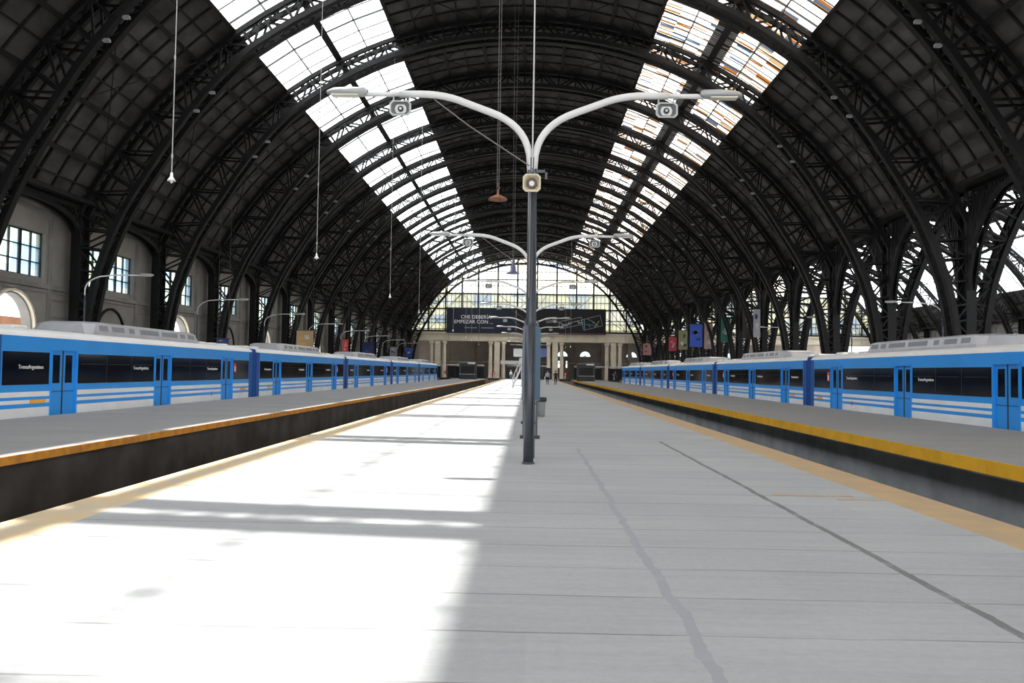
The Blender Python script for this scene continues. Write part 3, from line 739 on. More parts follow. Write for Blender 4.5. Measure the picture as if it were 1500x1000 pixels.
# ------------------------------------------------------------ trains
CAR_L, CAR_GAP = 21.5, 22.2
DOORS = (-7.1, 0.0, 7.1); DW = 0.72
def make_car():
    root = thing('train_car', 'x', 'train car')
    hl = CAR_L / 2; SX = 1.55; zb = [-0.28, 0.27, 0.39, 0.50, 0.59, 0.74, 0.92, 1.93, 2.0, 2.38]
    bm_ = ['t_white', 't_blue', 't_white', 't_blue', 't_white', 't_blue', 't_blue', 't_blue', 't_blue']
    body = MB()
    segs = []; y = -hl
    for dy in DOORS: segs.append((y, dy - DW)); y = dy + DW
    segs.append((y, hl))
    for s in (-1, 1):
        for (a, b) in segs:
            e0, e1 = a + (0.5 if a == -hl else 0), b - (0.5 if b == hl else 0)
            for i in range(len(bm_)): body.box(*sorted((s * (SX - 0.12), s * SX)), e0, e1, zb[i], zb[i + 1], M[bm_[i]])
            if a == -hl: body.box(*sorted((s * (SX - 0.12), s * SX)), a, e0, -0.28, 2.38, M['t_dark'])   # dark end bands
            if b == hl: body.box(*sorted((s * (SX - 0.12), s * SX)), e1, b, -0.28, 2.38, M['t_dark'])
        for dy in DOORS:
            body.box(*sorted((s * (SX - 0.12), s * SX)), dy - DW, dy + DW, 2.02, 2.38, M['t_blue'])
            body.box(*sorted((s * (SX - 0.12), s * SX)), dy - DW, dy + DW, -0.28, -0.02, M['t_under'])
    body.box(-SX + 0.12, SX - 0.12, -hl, hl, -0.28, -0.12, M['t_under'])
    for s in (-1, 1): body.box(-SX + 0.12, SX - 0.12, s * (hl - 0.06) - 0.06, s * (hl - 0.06) + 0.06, -0.28, 2.38, M['t_dark'])
    body.build('body', root)
    # curved roof
    rf = MB(); prof = [(1.55, 2.38), (1.50, 2.46), (1.40, 2.54), (1.15, 2.61), (0.7, 2.66), (0, 2.68)]
    prof = prof + [(-x, z) for x, z in prof[-2::-1]]
    vs = [(x, -hl, z) for x, z in prof] + [(x, hl, z) for x, z in prof]; n = len(prof)
    rf.add(vs, [(i, i + 1, n + i + 1, n + i) for i in range(n - 1)] + [tuple(range(n - 1, -1, -1)), tuple(range(n, 2 * n)), (0, n, 2 * n - 1, n - 1)], M['t_roof'])
    rf.build('roof', root)
    # saloon interior so the dark panes have something behind them is not needed: tinted glass
    for s in (-1, 1):
        for j, (a, b) in enumerate(segs):
            a2, b2_ = a + (0.10 if j else 0.56), b - (0.10 if j < 3 else 0.56)
            w = MB(); w.cbox(*sorted((s * (SX - 0.02), s * (SX + 0.008))), a2, b2_, 0.95, 1.92, 0.003, M['t_window'])
            wo = w.build('window', root)
            fr = MB(); L_ = b2_ - a2
            if L_ > 3:
                for f in (0.335, 0.665): fr.box(*sorted((s * (SX + 0.004), s * (SX + 0.012))), a2 + L_ * f - 0.012, a2 + L_ * f + 0.012, 0.95, 1.92, M['dark'])
                for f0, f1 in ((0.03, 0.31), (0.36, 0.64), (0.69, 0.97)): fr.box(*sorted((s * (SX + 0.004), s * (SX + 0.012))), a2 + L_ * f0, a2 + L_ * f1, 1.58, 1.60, M['dark'])
                fr.build('glazing_bar', wo)
        for dy in DOORS:
            fr = MB()
            for yy in (dy - DW, dy + DW): fr.box(*sorted((s * (SX - 0.1), s * (SX + 0.03))), yy - 0.035, yy + 0.035, -0.05, 2.06, M['t_door'])
            fr.box(*sorted((s * (SX - 0.1), s * (SX + 0.04))), dy - DW - 0.035, dy + DW + 0.035, 2.0, 2.07, M['t_door'])
            fr.build('door_frame', root)
            for q in (-1, 1):
                ya, yb = sorted((dy + q * 0.012, dy + q * (DW - 0.035)))
                xo = sorted((s * (SX - 0.09), s * (SX - 0.05)))
                dmb = MB(); mid = (ya + yb) / 2
                dmb.box(*xo, ya, yb, -0.02, 2.0, M['t_door'])
                dmb.box(*sorted((s * (SX - 0.05), s * (SX - 0.043))), ya + 0.02, yb - 0.02, 0.70, 0.73, M['t_dark'])
                dl = dmb.build('door', root)
                g = MB(); g.cbox(*sorted((s * (SX - 0.06), s * (SX - 0.04))), mid - 0.19, mid + 0.19, 0.98, 1.86, 0.006, M['t_window']); g.build('door_window', dl)
                rmb = MB(); rmb.box(*sorted((s * (SX - 0.06), s * (SX - 0.035))), ya - 0.006 if q > 0 else yb - 0.012, ya + 0.012 if q > 0 else yb + 0.006, -0.02, 2.0, M['dark']); rmb.build('rubber_edge', dl)
    # notices and plates on the platform sides
    for s in (-1, 1):
        p = MB(); x = sorted((s * SX, s * (SX + 0.008)))
        for (a, b) in ((hl - 1.75, hl - 0.95), (-hl + 1.9, -hl + 2.7)): p.box(*x, a, b, 0.39, 0.50, M['orange'])
        po_ = p.build('orange_plate', root); po_['label'] = 'small orange plates low on the side'
        p = MB(); p.box(*sorted((s * SX, s * (SX + 0.014))), hl - 2.75, hl - 2.45, 1.30, 1.75, M['red']); p.box(*sorted((s * SX, s * (SX + 0.016))), hl - 2.68, hl - 2.52, 1.36, 1.6, M['white']); p.build('fire_notice', root)
        p = MB(); p.box(*x, 5.15, 5.22, 0.20, 0.42, M['red']); p.build('red_marker', root)
        for yy in (-8.55, -1.05, 6.05):
            me = text_mesh('TrenesArgentinos', 0.17, M['lettering'])
            o = bpy.data.objects.new('window_lettering', me); COL.objects.link(o); o.parent = root
            rr = Matrix(((0, 0, s), (-s * -1 if s > 0 else -1, 0, 0), (0, 1, 0)))
            # letters face outwards and read along the side
            rr = Matrix(((0, 0, s), (s, 0, 0), (0, 1, 0)))
            o.matrix_local = Matrix.Translation((s * (SX + 0.012), yy - 0.85 if yy > -8 else yy - 0.3, 1.42)) @ rr.to_4x4()
    # roof air unit with sloped ends and grilles
    ac = MB(); ring = lambda hx, hy, z, c: [(-hx + c, -hy, z), (hx - c, -hy, z), (hx, -hy + c, z), (hx, hy - c, z), (hx - c, hy, z), (-hx + c, hy, z), (-hx, hy - c, z), (-hx, -hy + c, z)]
    rings = [ring(1.12, 4.80, 2.55, 0.15), ring(1.10, 4.76, 2.72, 0.22), ring(1.03, 4.62, 3.02, 0.32), ring(0.90, 4.40, 3.09, 0.36)]
    vs = sum(rings, []); fs = [tuple(range(7, -1, -1)), tuple(range(24, 32))]
    for lv in range(3):
        for k in range(8): j = (k + 1) % 8; fs.append((lv * 8 + k, lv * 8 + j, lv * 8 + 8 + j, lv * 8 + 8 + k))
    ac.add(vs, fs, M['t_ac']); aco = ac.build('air_conditioner', root)
    for s in (-1, 1):
        gr = MB()
        for (a, b) in ((-4.1, -3.5), (-3.2, -2.3), (-1.9, -1.5), (-1.0, 0.6), (0.9, 2.4), (2.7, 3.2), (3.5, 4.2)):
            gr.add([(s * 1.095, a, 2.78), (s * 1.095, b, 2.78), (s * 1.05, b, 2.97), (s * 1.05, a, 2.97), (s * 1.06, a, 2.78), (s * 1.06, b, 2.78), (s * 1.01, b, 2.97), (s * 1.01, a, 2.97)],
                   [(0, 1, 2, 3), (7, 6, 5, 4), (0, 4, 5, 1), (1, 5, 6, 2), (2, 6, 7, 3), (3, 7, 4, 0)], M['t_grille'])
        gr.build('air_grille', aco)
    for yy in (-9.4, -7.8, 6.6, 8.0, 9.5):
        v_ = MB(); v_.cbox(-0.55, 0.55, yy - 0.4, yy + 0.4, 2.62, 2.77, 0.05, M['t_roof']); v_.build('roof_vent', root)
    # bellows towards the next car
    bl = MB(); n = 7
    for i in range(n):
        ya = hl + 0.7 * i / n; o_ = 0.03 if i % 2 else 0.0
        bl.cbox(-1.50 + o_, 1.50 - o_, ya, ya + 0.7 / n, -0.15, 2.56 - o_, 0.05, M['t_dark'])
    bl.build('gangway_bellows', root)
    for yb in (-7.2, 7.2):                             # running gear
        bo = MB()
        for s in (-1, 1): bo.box(s * 0.95 - 0.08, s * 0.95 + 0.08, yb - 1.5, yb + 1.5, -0.85, -0.6, M['t_under'])
        bo.box(-0.95, 0.95, yb - 0.3, yb + 0.3, -0.75, -0.28, M['t_under']); bg_ = bo.build('bogie', root)
        for yy in (yb - 1.1, yb + 1.1):
            for s in (-1, 1):
                wv = MB(); wv.tube([(s * 0.838 - 0.06, yy, -0.73), (s * 0.838 + 0.06, yy, -0.73)], 0.42, M['rail'], 20); wv.build('wheel', bg_)
    return root
car0 = make_car(); first = True
CLAB = ['nearest car of five', 'second car', 'third car', 'fourth car', 'farthest car']
for s, nm in ((-1, 'the blue striped train beside the windowed wall'), (1, 'the blue striped train beside the lattice columns')):
    for i in range(5):
        yc = 33.1 + CAR_GAP * i; lab = '%s of %s' % (CLAB[i].replace(' of five', ''), nm)
        if first: o = car0; o.location = (s * 16.36, yc, 0); first = False; o['label'] = lab; o['group'] = 'cars of the train by the windowed wall'
        else: o = dup(car0, (s * 16.36, yc, 0), label=lab, group='cars of the train by the windowed wall' if s < 0 else 'cars of the train by the lattice columns', skip=('gangway_bellows',) if i == 4 else ())

# ------------------------------------------------------------ lamp posts and loudspeakers
def bez(p0, p1, p2, n=8):
    return [tuple((1 - t) ** 2 * a + 2 * t * (1 - t) * b + t * t * c for a, b, c in zip(p0, p1, p2)) for t in [i / n for i in range(n + 1)]]
def lamp_head(s, x, z, root):
    h = MB()
    rings = [(x, 0.07, 0.07), (x + s * 0.05, 0.13, 0.095), (x + s * 0.32, 0.14, 0.10), (x + s * 0.58, 0.12, 0.085), (x + s * 0.70, 0.05, 0.04)]
    vs = []; fs = []; n = 10
    for (xx, hy, hz) in rings:
        for k in range(n):
            g = 2 * PI * k / n; vs.append((xx, hy * math.cos(g), z + hz * math.sin(g) * (1.0 if math.sin(g) > 0 else 0.55)))
    for i in range(len(rings) - 1):
        for k in range(n): j = (k + 1) % n; fs.append((i * n + k, i * n + j, i * n + n + j, i * n + n + k))
    fs += [tuple(range(n)), tuple(range((len(rings) - 1) * n, len(rings) * n))]
    h.add(vs, fs, M['lamp_head']); ho = h.build('lamp_head', root, True)
    l = MB(); l.cbox(*sorted((x + s * 0.16, x + s * 0.62)), -0.085, 0.085, z - 0.055, z - 0.03, 0.01, M['lamp_glass']); l.build('lens', ho)
def make_lamp():
    root = thing('lamp_post', 'x', 'lamp post')
    p = MB()
    p.tube([(0, 0, 0.0), (0, 0, 0.03)], 0.105, M['pole'], 16); p.tube([(0, 0, 0.03), (0, 0, 2.33)], 0.085, M['pole'], 16)
    p.tube([(0, 0, 2.33), (0, 0, 2.40), (0, 0, 5.2)], [0.085, 0.07, 0.065], M['pole'], 16); po_ = p.build('pole', root, True)
    c = MB(); c.tube([(0.09, -0.07, 0.1), (0.085, -0.07, 2.7), (0.06, -0.06, 5.0)], 0.018, M['pole'], 6); c.tube([(-0.03, -0.09, 2.8), (-0.02, -0.08, 5.0)], 0.012, M['cable_dark'], 6); c.build('conduit', po_)
    b = MB(); b.tube([(0, 0, 4.86), (0, 0, 4.98)], 0.085, M['pole'], 14); b.box(0.07, 0.26, -0.03, 0.03, 4.95, 4.99, M['pole']); b.box(0.22, 0.26, -0.03, 0.03, 4.84, 4.99, M['pole']); b.build('clamp', root)
    for s in (-1, 1):
        pts = [(s * 0.03, 0, 4.95), (s * 0.05, 0, 5.25)] + bez((s * 0.06, 0, 5.3), (s * 0.16, 0, 5.78), (s * 0.72, 0, 5.98), 8)[1:] + bez((s * 1.15, 0, 6.14), (s * 1.5, 0, 6.29), (s * 1.95, 0, 6.29), 6) + [(s * 2.3, 0, 6.285)]
        a = MB(); a.tube(pts, [0.06] * len(pts), M['arm'], 10); a.tube([(s * 2.3, 0, 6.285), (s * 2.95, 0, 6.28)], 0.042, M['arm'], 10); a.build('arm', root, True)
        lamp_head(s, s * 2.85, 6.30, root)
    a = MB(); a.tube([(-1.7, 0.0, 6.20), (-1.1, 0, 5.75), (-0.05, -0.06, 5.05)], 0.012, M['cable_dark'], 6); a.build('stay_wire', root)
    return root
lamp0 = make_lamp()
LY = [14.0 + 14.65 * i for i in range(10)]
LX = 0.0
for i, y in enumerate(LY):
    lab = 'nearest tall grey lamp post with two curved white arms' if i == 0 else 'lamp post with two curved white arms, %s along the central platform' % ORD[i + 1]
    if i == 0: lamp0.location = (LX, y, 0); lamp0['label'] = lab; lamp0['group'] = 'lamp posts down the central platform'
    else: dup(lamp0, (LX, y, 0), label=lab)
def make_speaker(body, wid, asp, rim):
    root = thing('horn_loudspeaker', 'x', 'loudspeaker')
    m = MB(); w = wid / 2
    def rr(hw, y, c): h = hw * asp; return [(-hw + c, y, -h), (hw - c, y, -h), (hw, y, -h + c), (hw, y, h - c), (hw - c, y, h), (-hw + c, y, h), (-hw, y, h - c), (-hw, y, -h + c)]
    rings = [rr(w * 0.30, 0.22, 0.02), rr(w * 0.45, 0.14, 0.03), rr(w * 0.92, 0.01, 0.05), rr(w, 0.0, 0.05), rr(w, -0.03, 0.05), rr(w * 0.84, -0.03, 0.04), rr(w * 0.40, 0.08, 0.03)]
    vs = sum(rings, []); fs = [tuple(range(8)), tuple(range(48, 56))]
    for lv in range(6):
        for k in range(8): j = (k + 1) % 8; fs.append((lv * 8 + k, lv * 8 + 8 + k, lv * 8 + 8 + j, lv * 8 + j))
    m.add(vs, fs[:1] + fs[2:26], body); m.add(vs, fs[26:42], rim); m.add(vs, fs[42:] + fs[1:2], body); m.build('horn', root)
    return root
spk = make_speaker(M['speaker'], 0.37, 0.7, M['lamp_head'])
m = MB()
for r0, r1, y, mm in ((0.10, 0.10, 0.03, M['speaker_horn']), (0.05, 0.05, 0.01, M['dark']), (0.022, 0.022, -0.01, M['speaker_horn'])):
    m.tube([(0, y, 0), (0, 0.09, 0)], r0, mm, 16)
m.build('throat', spk)
m = MB(); m.box(-0.14, -0.12, 0.05, 0.08, 0.10, 0.27, M['lamp_head']); m.box(0.12, 0.14, 0.05, 0.08, 0.10, 0.27, M['speaker']); m.build('hanger', spk)
sf = True
for i, y in enumerate(LY[:7]):
    for s in (-1, 1):
        sx = s * 2.27 if i == 0 else s * 2.2
        lab = 'grey square horn loudspeaker under the %s lamp post arm, %s' % (ORD[i + 1], 'sunlit side' if s < 0 else 'shaded side')
        loc = (LX + sx, y - 0.06, 6.02)
        if sf: spk.location = loc; spk['label'] = lab; spk['group'] = 'loudspeakers under the lamp arms'; sf = False
        else: dup(spk, loc, label=lab)
sp2 = make_speaker(M['speaker_cream'], 0.30, 1.0, M['speaker_cream']); sp2.location = (LX - 0.005, LY[0] - 0.30, 4.70); tag(sp2, 'cream square horn loudspeaker clamped to the nearest pole', 'loudspeaker')
m = MB(); m.tube([(0, 0.0, 0), (0, 0.09, 0)], 0.09, M['speaker_throat'], 16); m.tube([(0, -0.02, -0.01), (0, 0.05, -0.01)], 0.045, M['speaker_horn'], 12); m.build('throat', sp2)
m = MB(); m.tube([(0, 0.06, 0.12), (-0.05, 0.08, 0.2), (0, 0.1, 0.27), (0.05, 0.08, 0.2), (0, 0.06, 0.12)], 0.015, M['bell'], 8); m.box(-0.03, 0.03, 0.1, 0.22, -0.05, 0.05, M['bell']); m.build('mounting_loop', sp2)

# single-arm lamps along the wall platform
def make_side_lamp():
    root = thing('side_lamp_post', 'x', 'lamp post')
    p = MB(); p.tube([(0, 0, 0), (0, 0, 5.2)], 0.05, M['pole'], 12); p.build('pole', root, True)
    a = MB(); pts = [(0, 0, 4.9), (0, 0, 5.4)] + bez((0, 0, 5.5), (0.05, 0, 6.0), (0.8, 0, 6.2), 8) + [(1.6, 0, 6.28), (3.0, 0, 6.28)]
    a.tube(pts, 0.036, M['arm'], 8); a.build('arm', root, True); lamp_head(1, 2.9, 6.29, root)
    return root
sl0 = make_side_lamp()
for i in range(8):
    y = 42.6 + 14.65 * i; lab = 'single-armed lamp post by the windowed wall behind the train, %s along' % ORD[i + 1]
    if i == 0: sl0.location = (-23.3, y, 0); sl0['label'] = lab; sl0['group'] = 'single-armed lamps by the windowed wall'
    else: dup(sl0, (-23.3, y, 0), label=lab)
for i in range(3):
    dup(sl0, (26.0, 52.6 + 14.65 * i, 0), PI, 'single-armed lamp post behind the lattice columns, %s along' % ORD[i + 1], 'single-armed lamps by the lattice columns')

# ------------------------------------------------------------ lamps hanging from the roof
def roof_z(x): return ZC + math.sqrt(R_SKIN ** 2 - (x - NX) ** 2) - 0.02
def pendant(name, label, x, y, z, kind, group=None, dark=False):
    root = thing(name, label, 'hanging lamp', (x, y, z), 0, group); top = roof_z(x) - z
    c = MB()
    sc = 1.0
    if kind == 'small':
        c.tube([(0, 0, 0.15), (0.01, 0, top * 0.5), (0, 0, top)], 0.014, M['cable'], 6)
        for zz in (0.6, 3.2, 6.4): c.tube([(0, 0, zz), (0, 0, zz + 0.10)], 0.028, M['cable'], 6)
        c.build('cable', root)
        s = MB(); s.lathe([(0.015, 0.22), (0.035, 0.2), (0.04, 0.11), (0.07, 0.06), (0.11, 0.0), (0.105, -0.01), (0.02, 0.08)], M['lamp_white'], n=14); s.build('lamp_shade', root, True)
        b = MB(); b.lathe([(0.01, -0.07), (0.035, -0.05), (0.04, 0.0), (0.02, 0.06)], M['lamp_white'], n=10); b.build('bulb', root, True)
    elif kind == 'dish':
        for dx in (-0.05, 0.05): c.tube([(dx * 0.6, 0, 0.35), (dx, 0, top)], 0.011, M['cable_dark'], 6)
        c.build('cable', root)
        s = MB(); s.lathe([(0.03, 0.34), (0.04, 0.16), (0.12, 0.13), (0.30, 0.03), (0.32, 0.0), (0.30, -0.02), (0.10, 0.06)], M['rust'], n=18); s.build('lamp_shade', root, True)
        b = MB(); b.tube([(0, 0, 0.3), (0.06, 0, 0.38), (-0.04, 0, 0.46), (0.03, 0, 0.55)], 0.02, M['cable_dark'], 6); b.build('hook', root)
    else:
        for dx in (-0.12, 0.12): c.tube([(dx * 0.3, 0, 0.75), (dx, 0, top)], 0.011, M['cable_dark'], 6)
        c.build('cable', root)
        s = MB(); s.lathe([(0.04, 0.95), (0.07, 0.8), (0.10, 0.55), (0.18, 0.42), (0.20, 0.15), (0.42, 0.02), (0.44, -0.03), (0.40, -0.03), (0.1, 0.1)], M['bell'], n=18); s.build('lamp_shade', root, True)
    return root
PY = [22.2, 37.6, 57.6, 72.8, 105.6, 126.5, 139, 160]
for i, y in enumerate(PY): y *= 0.951; pendant('pendant_lamp', 'small white lamp on a long cable, %s in the row over the windowed side platform' % ORD[i + 1], -9.37, y, 6.37, 'small', 'small lamps on long cables')
for i, y in enumerate((140, 160)): pendant('pendant_lamp', 'small white lamp on a long cable over the shaded side track, %s one' % ('nearer' if i == 0 else 'farther'), 6.9 + i * 18.4 * 0, y, 5.8 if i == 0 else 6.3, 'small', 'small lamps on long cables')
pendant('dish_lamp', 'rusty dish-shaped lamp hanging on twin wires from the roof', -1.12, 27.0, 7.2, 'dish')
pendant('bell_lamp', 'slate blue bell-shaped lamp hanging before the glazed end wall', -1.12, 52.0, 7.75, 'bell')
mb = MB(); mb.tube([(0.0, LY[0] - 0.09, 4.95), (0.005, LY[0] - 0.05, 6.5), (0.01, LY[0], roof_z(0.0))], 0.014, M['cable'], 6)
tag(mb.build('hanging_cable'), 'thin pale cable dropping from the roof to the nearest lamp post', 'cable')

# ------------------------------------------------------------ platform furniture
def make_totem():
    root = thing('information_totem', 'x', 'sign')
    for s in (-1, 1):
        p = MB(); p.box(s * 0.15 - 0.025, s * 0.15 + 0.025, -0.03, 0.03, 0, 2.75, M['pole']); p.box(s * 0.17 - 0.06, s * 0.17 + 0.06, -0.10, 0.10, 0, 0.07, M['dark']); p.build('post', root)
    p = MB(); p.cbox(-0.20, 0.22, -0.05, 0.05, 0.88, 2.6, 0.015, M['totem_side']); pn = p.build('panel', root)
    f = MB(); f.box(0.06, 0.225, -0.056, -0.05, 0.9, 2.58, M['totem']); f.build('face_strip', pn)
    return root
tt = make_totem(); tt.location = (0.03, 19.3, 0); tt['label'] = 'tall blue and grey information totem directly behind the nearest lamp post'; tt['group'] = 'information totems'
dup(tt, (0.0, 24.7, 0), label='blue and grey information totem standing between the first two lamp posts, farther one')
def make_bin():
    root = thing('litter_bin', 'x', 'bin')
    b = MB(); b.lathe([(0.13, 0.0), (0.14, 0.01), (0.155, 0.52), (0.155, 0.54)], M['bin'], n=20); b.build('drum', root, True)
    l = MB(); l.lathe([(0.165, 0.5), (0.19, 0.52), (0.19, 0.64), (0.15, 0.66), (0.05, 0.665)], M['bin_lid'], n=20); l.build('rim', root, True)
    a = MB(); a.box(-0.42, -0.14, -0.03, 0.03, 0.40, 0.46, M['bin_lid']); a.build('bracket', root)
    return root
bn = make_bin(); bn.location = (0.42, LY[1], 0.02); bn['label'] = 'grey litter bin with a black rim beside the second lamp post'

# overhead information board on posts
bd = thing('information_board', 'wide pale and indigo information board on posts far down the platform', 'sign', (0.05, 92, 0))
for s in (-1, 1):
    p = MB(); p.box(s * 0.5 - 0.05, s * 0.5 + 0.05, -0.05, 0.05, 0, 4.1, M['pole']); p.build('post', bd)
p = MB(); p.box(-1.85, 0.2, -0.1, 0.1, 3.2, 4.1, M['panel_white']); p.build('pale_panel', bd)
p = MB(); p.box(0.2, 1.85, -0.1, 0.1, 3.2, 4.15, M['indigo']); p.build('screen', bd)
p = MB(); p.box(-1.2, -0.2, -0.08, 0.08, 2.5, 3.05, M['panel_white']); p.build('lower_panel', bd)
# rolling step ladder
ld = thing('step_ladder', 'white metal rolling step ladder standing in the sun far down the platform', 'ladder', (-0.95, 80, 0))
for yy in (-0.35, 0.35):
    s = MB(); s.bar((-0.65, yy, 0.12), (0.2, yy, 2.05), 0.09, 0.16, M['steel']); s.build('stringer', ld)
    s = MB(); s.bar((0.2, yy, 0.1), (0.2, yy, 2.9), 0.06, 0.06, M['steel']); s.bar((0.75, yy, 0.1), (0.55, yy, 2.9), 0.06, 0.06, M['steel']); s.bar((0.2, yy, 2.9), (0.6, yy, 2.9), 0.05, 0.05, M['steel']); s.bar((0.2, yy, 0.4), (0.65, yy, 1.9), 0.04, 0.04, M['steel']); s.bar((-0.65, yy, 0.2), (0.75, yy, 0.2), 0.05, 0.05, M['steel']); s.build('frame', ld)
    s = MB(); s.bar((-0.7, yy, 0.9), (0.2, yy, 2.9), 0.07, 0.07, M['steel']); [s.bar((-0.65 + 0.21 * q, yy, 0.15 + 0.47 * q), (-0.7 + 0.22 * q, yy, 0.95 + 0.48 * q), 0.04, 0.04, M['steel']) for q in range(5)]; s.bar((-0.6, yy, 0.2), (-0.6, yy, 1.1), 0.04, 0.04, M['steel']); s.build('handrail', ld)
for i in range(8):
    t = (i + 0.5) / 8; s = MB(); x, z = -0.65 + 0.85 * t, 0.12 + 1.93 * t; s.box(x - 0.1, x + 0.12, -0.34, 0.34, z - 0.02, z + 0.02, M['steel']); s.build('tread', ld)
s = MB(); s.box(0.2, 0.62, -0.34, 0.34, 2.0, 2.05, M['steel']); s.build('landing', ld)
for x in (-0.62, 0.72):
    for yy in (-0.33, 0.33): s = MB(); s.tube([(x, yy - 0.02, 0.06), (x, yy + 0.02, 0.06)], 0.06, M['dark'], 12); s.build('wheel', ld)

# buffer stops with red discs
def make_buffer():
    root = thing('buffer_stop', 'x', 'buffer stop')
    b = MB()
    for s in (-1, 1): b.bar((s * 0.8, 0, -1.15), (s * 0.8, 0, 0.2), 0.2, 0.2, M['red']); b.bar((s * 0.8, 1.3, -1.15), (s * 0.8, 0, 0.1), 0.16, 0.16, M['red'])
    b.build('frame', root)
    c = MB(); c.box(-1.1, 1.1, -0.12, 0.12, -0.15, 0.2, M['dark']); c.build('cross_beam', root)
    for s in (-1, 1): c = MB(); c.tube([(s * 0.85, -0.5, 0.02), (s * 0.85, -0.12, 0.02)], 0.1, M['dark'], 12); c.tube([(s * 0.85, -0.55, 0.02), (s * 0.85, -0.48, 0.02)], 0.22, M['dark'], 14); c.build('buffer', root)
    c = MB(); c.box(-0.07, 0.07, -0.03, 0.03, 0.2, 0.98, M['white']); c.build('post', root)
    c = MB(); c.tube([(0, -0.05, 1.2), (0, 0.0, 1.2)], 0.30, M['red'], 20); dd = c.build('disc', root)
    c = MB(); c.box(-0.12, 0.12, -0.06, -0.05, 1.1, 1.3, M['white']); c.build('disc_mark', dd)
    return root
bf = make_buffer()
for i, (x, l) in enumerate(((-16.4, 'red disc buffer stop ending the track of the train by the windowed wall'), (-6.95, 'red disc buffer stop ending the empty track beside the sunlit platform half'),
                            (6.95, 'red disc buffer stop ending the empty track beside the shaded platform half'), (16.4, 'red disc buffer stop ending the track of the train by the lattice columns'))):
    if i == 0: bf.location = (x, 160.4, 0); bf['label'] = l; bf['group'] = 'buffer stops at the track ends'
    else: dup(bf, (x, 160.4, 0), label=l)

# dark kiosks on the side platforms
def make_kiosk():
    root = thing('kiosk', 'x', 'kiosk')
    b = MB(); b.cbox(-1.6, 1.6, -1.2, 1.2, 0, 3.3, 0.25, M['booth']); b.build('body', root)
    g = MB(); g.box(-1.2, 1.2, -1.23, -1.2, 1.0, 2.4, M['booth_glass']); g.build('window', root)
    g = MB(); g.box(-1.25, 1.25, -1.26, -1.2, 0.1, 0.85, M['booth']); g.build('counter_front', root)
    l = MB(); l.box(0.0, 1.4, -1.32, -1.18, 2.85, 3.12, M['lamp_white']); l.build('light_strip', root)
    c = MB(); c.box(-1.5, 1.5, -1.5, -1.2, 0.88, 0.96, M['steel']); c.build('counter', root)
    return root
kk = make_kiosk(); kk.location = (9.85 + 0.35, 150, 0); kk['label'] = 'dark kiosk with a white light strip on the shaded side platform'; kk['group'] = 'platform kiosks'
dup(kk, (-11.6, 156, 0), label='dark kiosk at the end of the side platform by the windowed wall train')

# ticket gate screens across the platform heads
def gate(x0, x1, y, label):
    root = thing('ticket_gate', label, 'gate', ((x0 + x1) / 2, y, 0), 0, 'ticket gate screens'); hw = (x1 - x0) / 2
    b = MB(); b.box(-hw, hw, -0.1, 0.1, 2.65, 2.85, M['steel']); b.build('top_beam', root)
    n = max(2, int((x1 - x0) / 1.4))
    for i in range(n + 1):
        x = -hw + 2 * hw * i / n; p = MB(); p.box(x - 0.04, x + 0.04, -0.06, 0.06, 0, 2.65, M['dark']); p.build('post', root)
    for i in range(n):
        if i % 3 == 1: continue
        g = MB(); g.box(-hw + 2 * hw * i / n + 0.05, -hw + 2 * hw * (i + 1) / n - 0.05, -0.02, 0.02, 0.1, 2.4, M['booth_glass']); g.build('glass_pane', root)
    for x in (-hw * 0.55, hw * 0.35): s = MB(); s.box(x - 0.6, x + 0.6, -0.16, -0.1, 2.6, 2.95, M['panel_white']); s.build('sign', root)
gate(-24, -9.2, 168, 'ticket gate screen with pale signs under the facade, windowed wall end')
gate(-4.6, 4.4, 168.5, 'ticket gate screen with pale signs at the head of the central platform')
gate(9.0, 23, 168, 'ticket gate screen with pale signs under the facade, lattice column end')
# white banner sign over the central gate
mb = MB(); mb.box(-5.9, -1.2, 0, 0.1, 0, 0.75, M['panel_white']); sg = mb.build('gate_sign'); sg.location = (0, 167.9, 3.0); tag(sg, 'long white sign above the gates behind the sunlit platform', 'sign')
mb = MB()
for x in (-5.6, -1.5): mb.box(x, x + 0.06, 0.02, 0.08, -3.0, 0, M['dark'])
mb.build('post', sg)

# ------------------------------------------------------------ hanging banners between the columns
def banner(x, y, w, z0, z1, cols, label, seed, grp):
    root = thing('banner', label, 'banner', (x, y, z0), 0, grp); h = z1 - z0
    p = MB(); p.box(-w / 2, w / 2, -0.02, 0.02, 0, h, cols[0]); p.build('cloth', root)
    rnd = random.Random(seed); p = MB()
    for i in range(4):
        a = rnd.uniform(-w * 0.4, w * 0.1); b = rnd.uniform(0.1 * h, 0.7 * h); ww = rnd.uniform(0.25, 0.45) * w; hh = rnd.uniform(0.08, 0.22) * h
        pts = [(a + ww * 0.5 + ww * 0.5 * math.cos(t * PI / 4), -0.026, b + hh * 0.5 + hh * 0.5 * math.sin(t * PI / 4)) for t in range(8)]
        p.add(pts + [(q[0], -0.02, q[2]) for q in pts], [tuple(range(8))] + [(k, 8 + k, 8 + (k + 1) % 8, (k + 1) % 8) for k in range(8)], cols[1 + i % (len(cols) - 1)])
    p.build('printed_motif', root)
    p = MB(); p.tube([(-w / 2 - 0.1, 0, h + 0.03), (w / 2 + 0.1, 0, h + 0.03)], 0.03, M['dark'], 8)
    for s in (-1, 1): p.tube([(s * w * 0.45, 0, h), (s * w * 0.45, 0, roof_z(x) - z0)], 0.012, M['cable_dark'], 6)
    p.build('hanging_rail', root)
def cm(n, c): return mat('banner_' + n, c, 0.75)
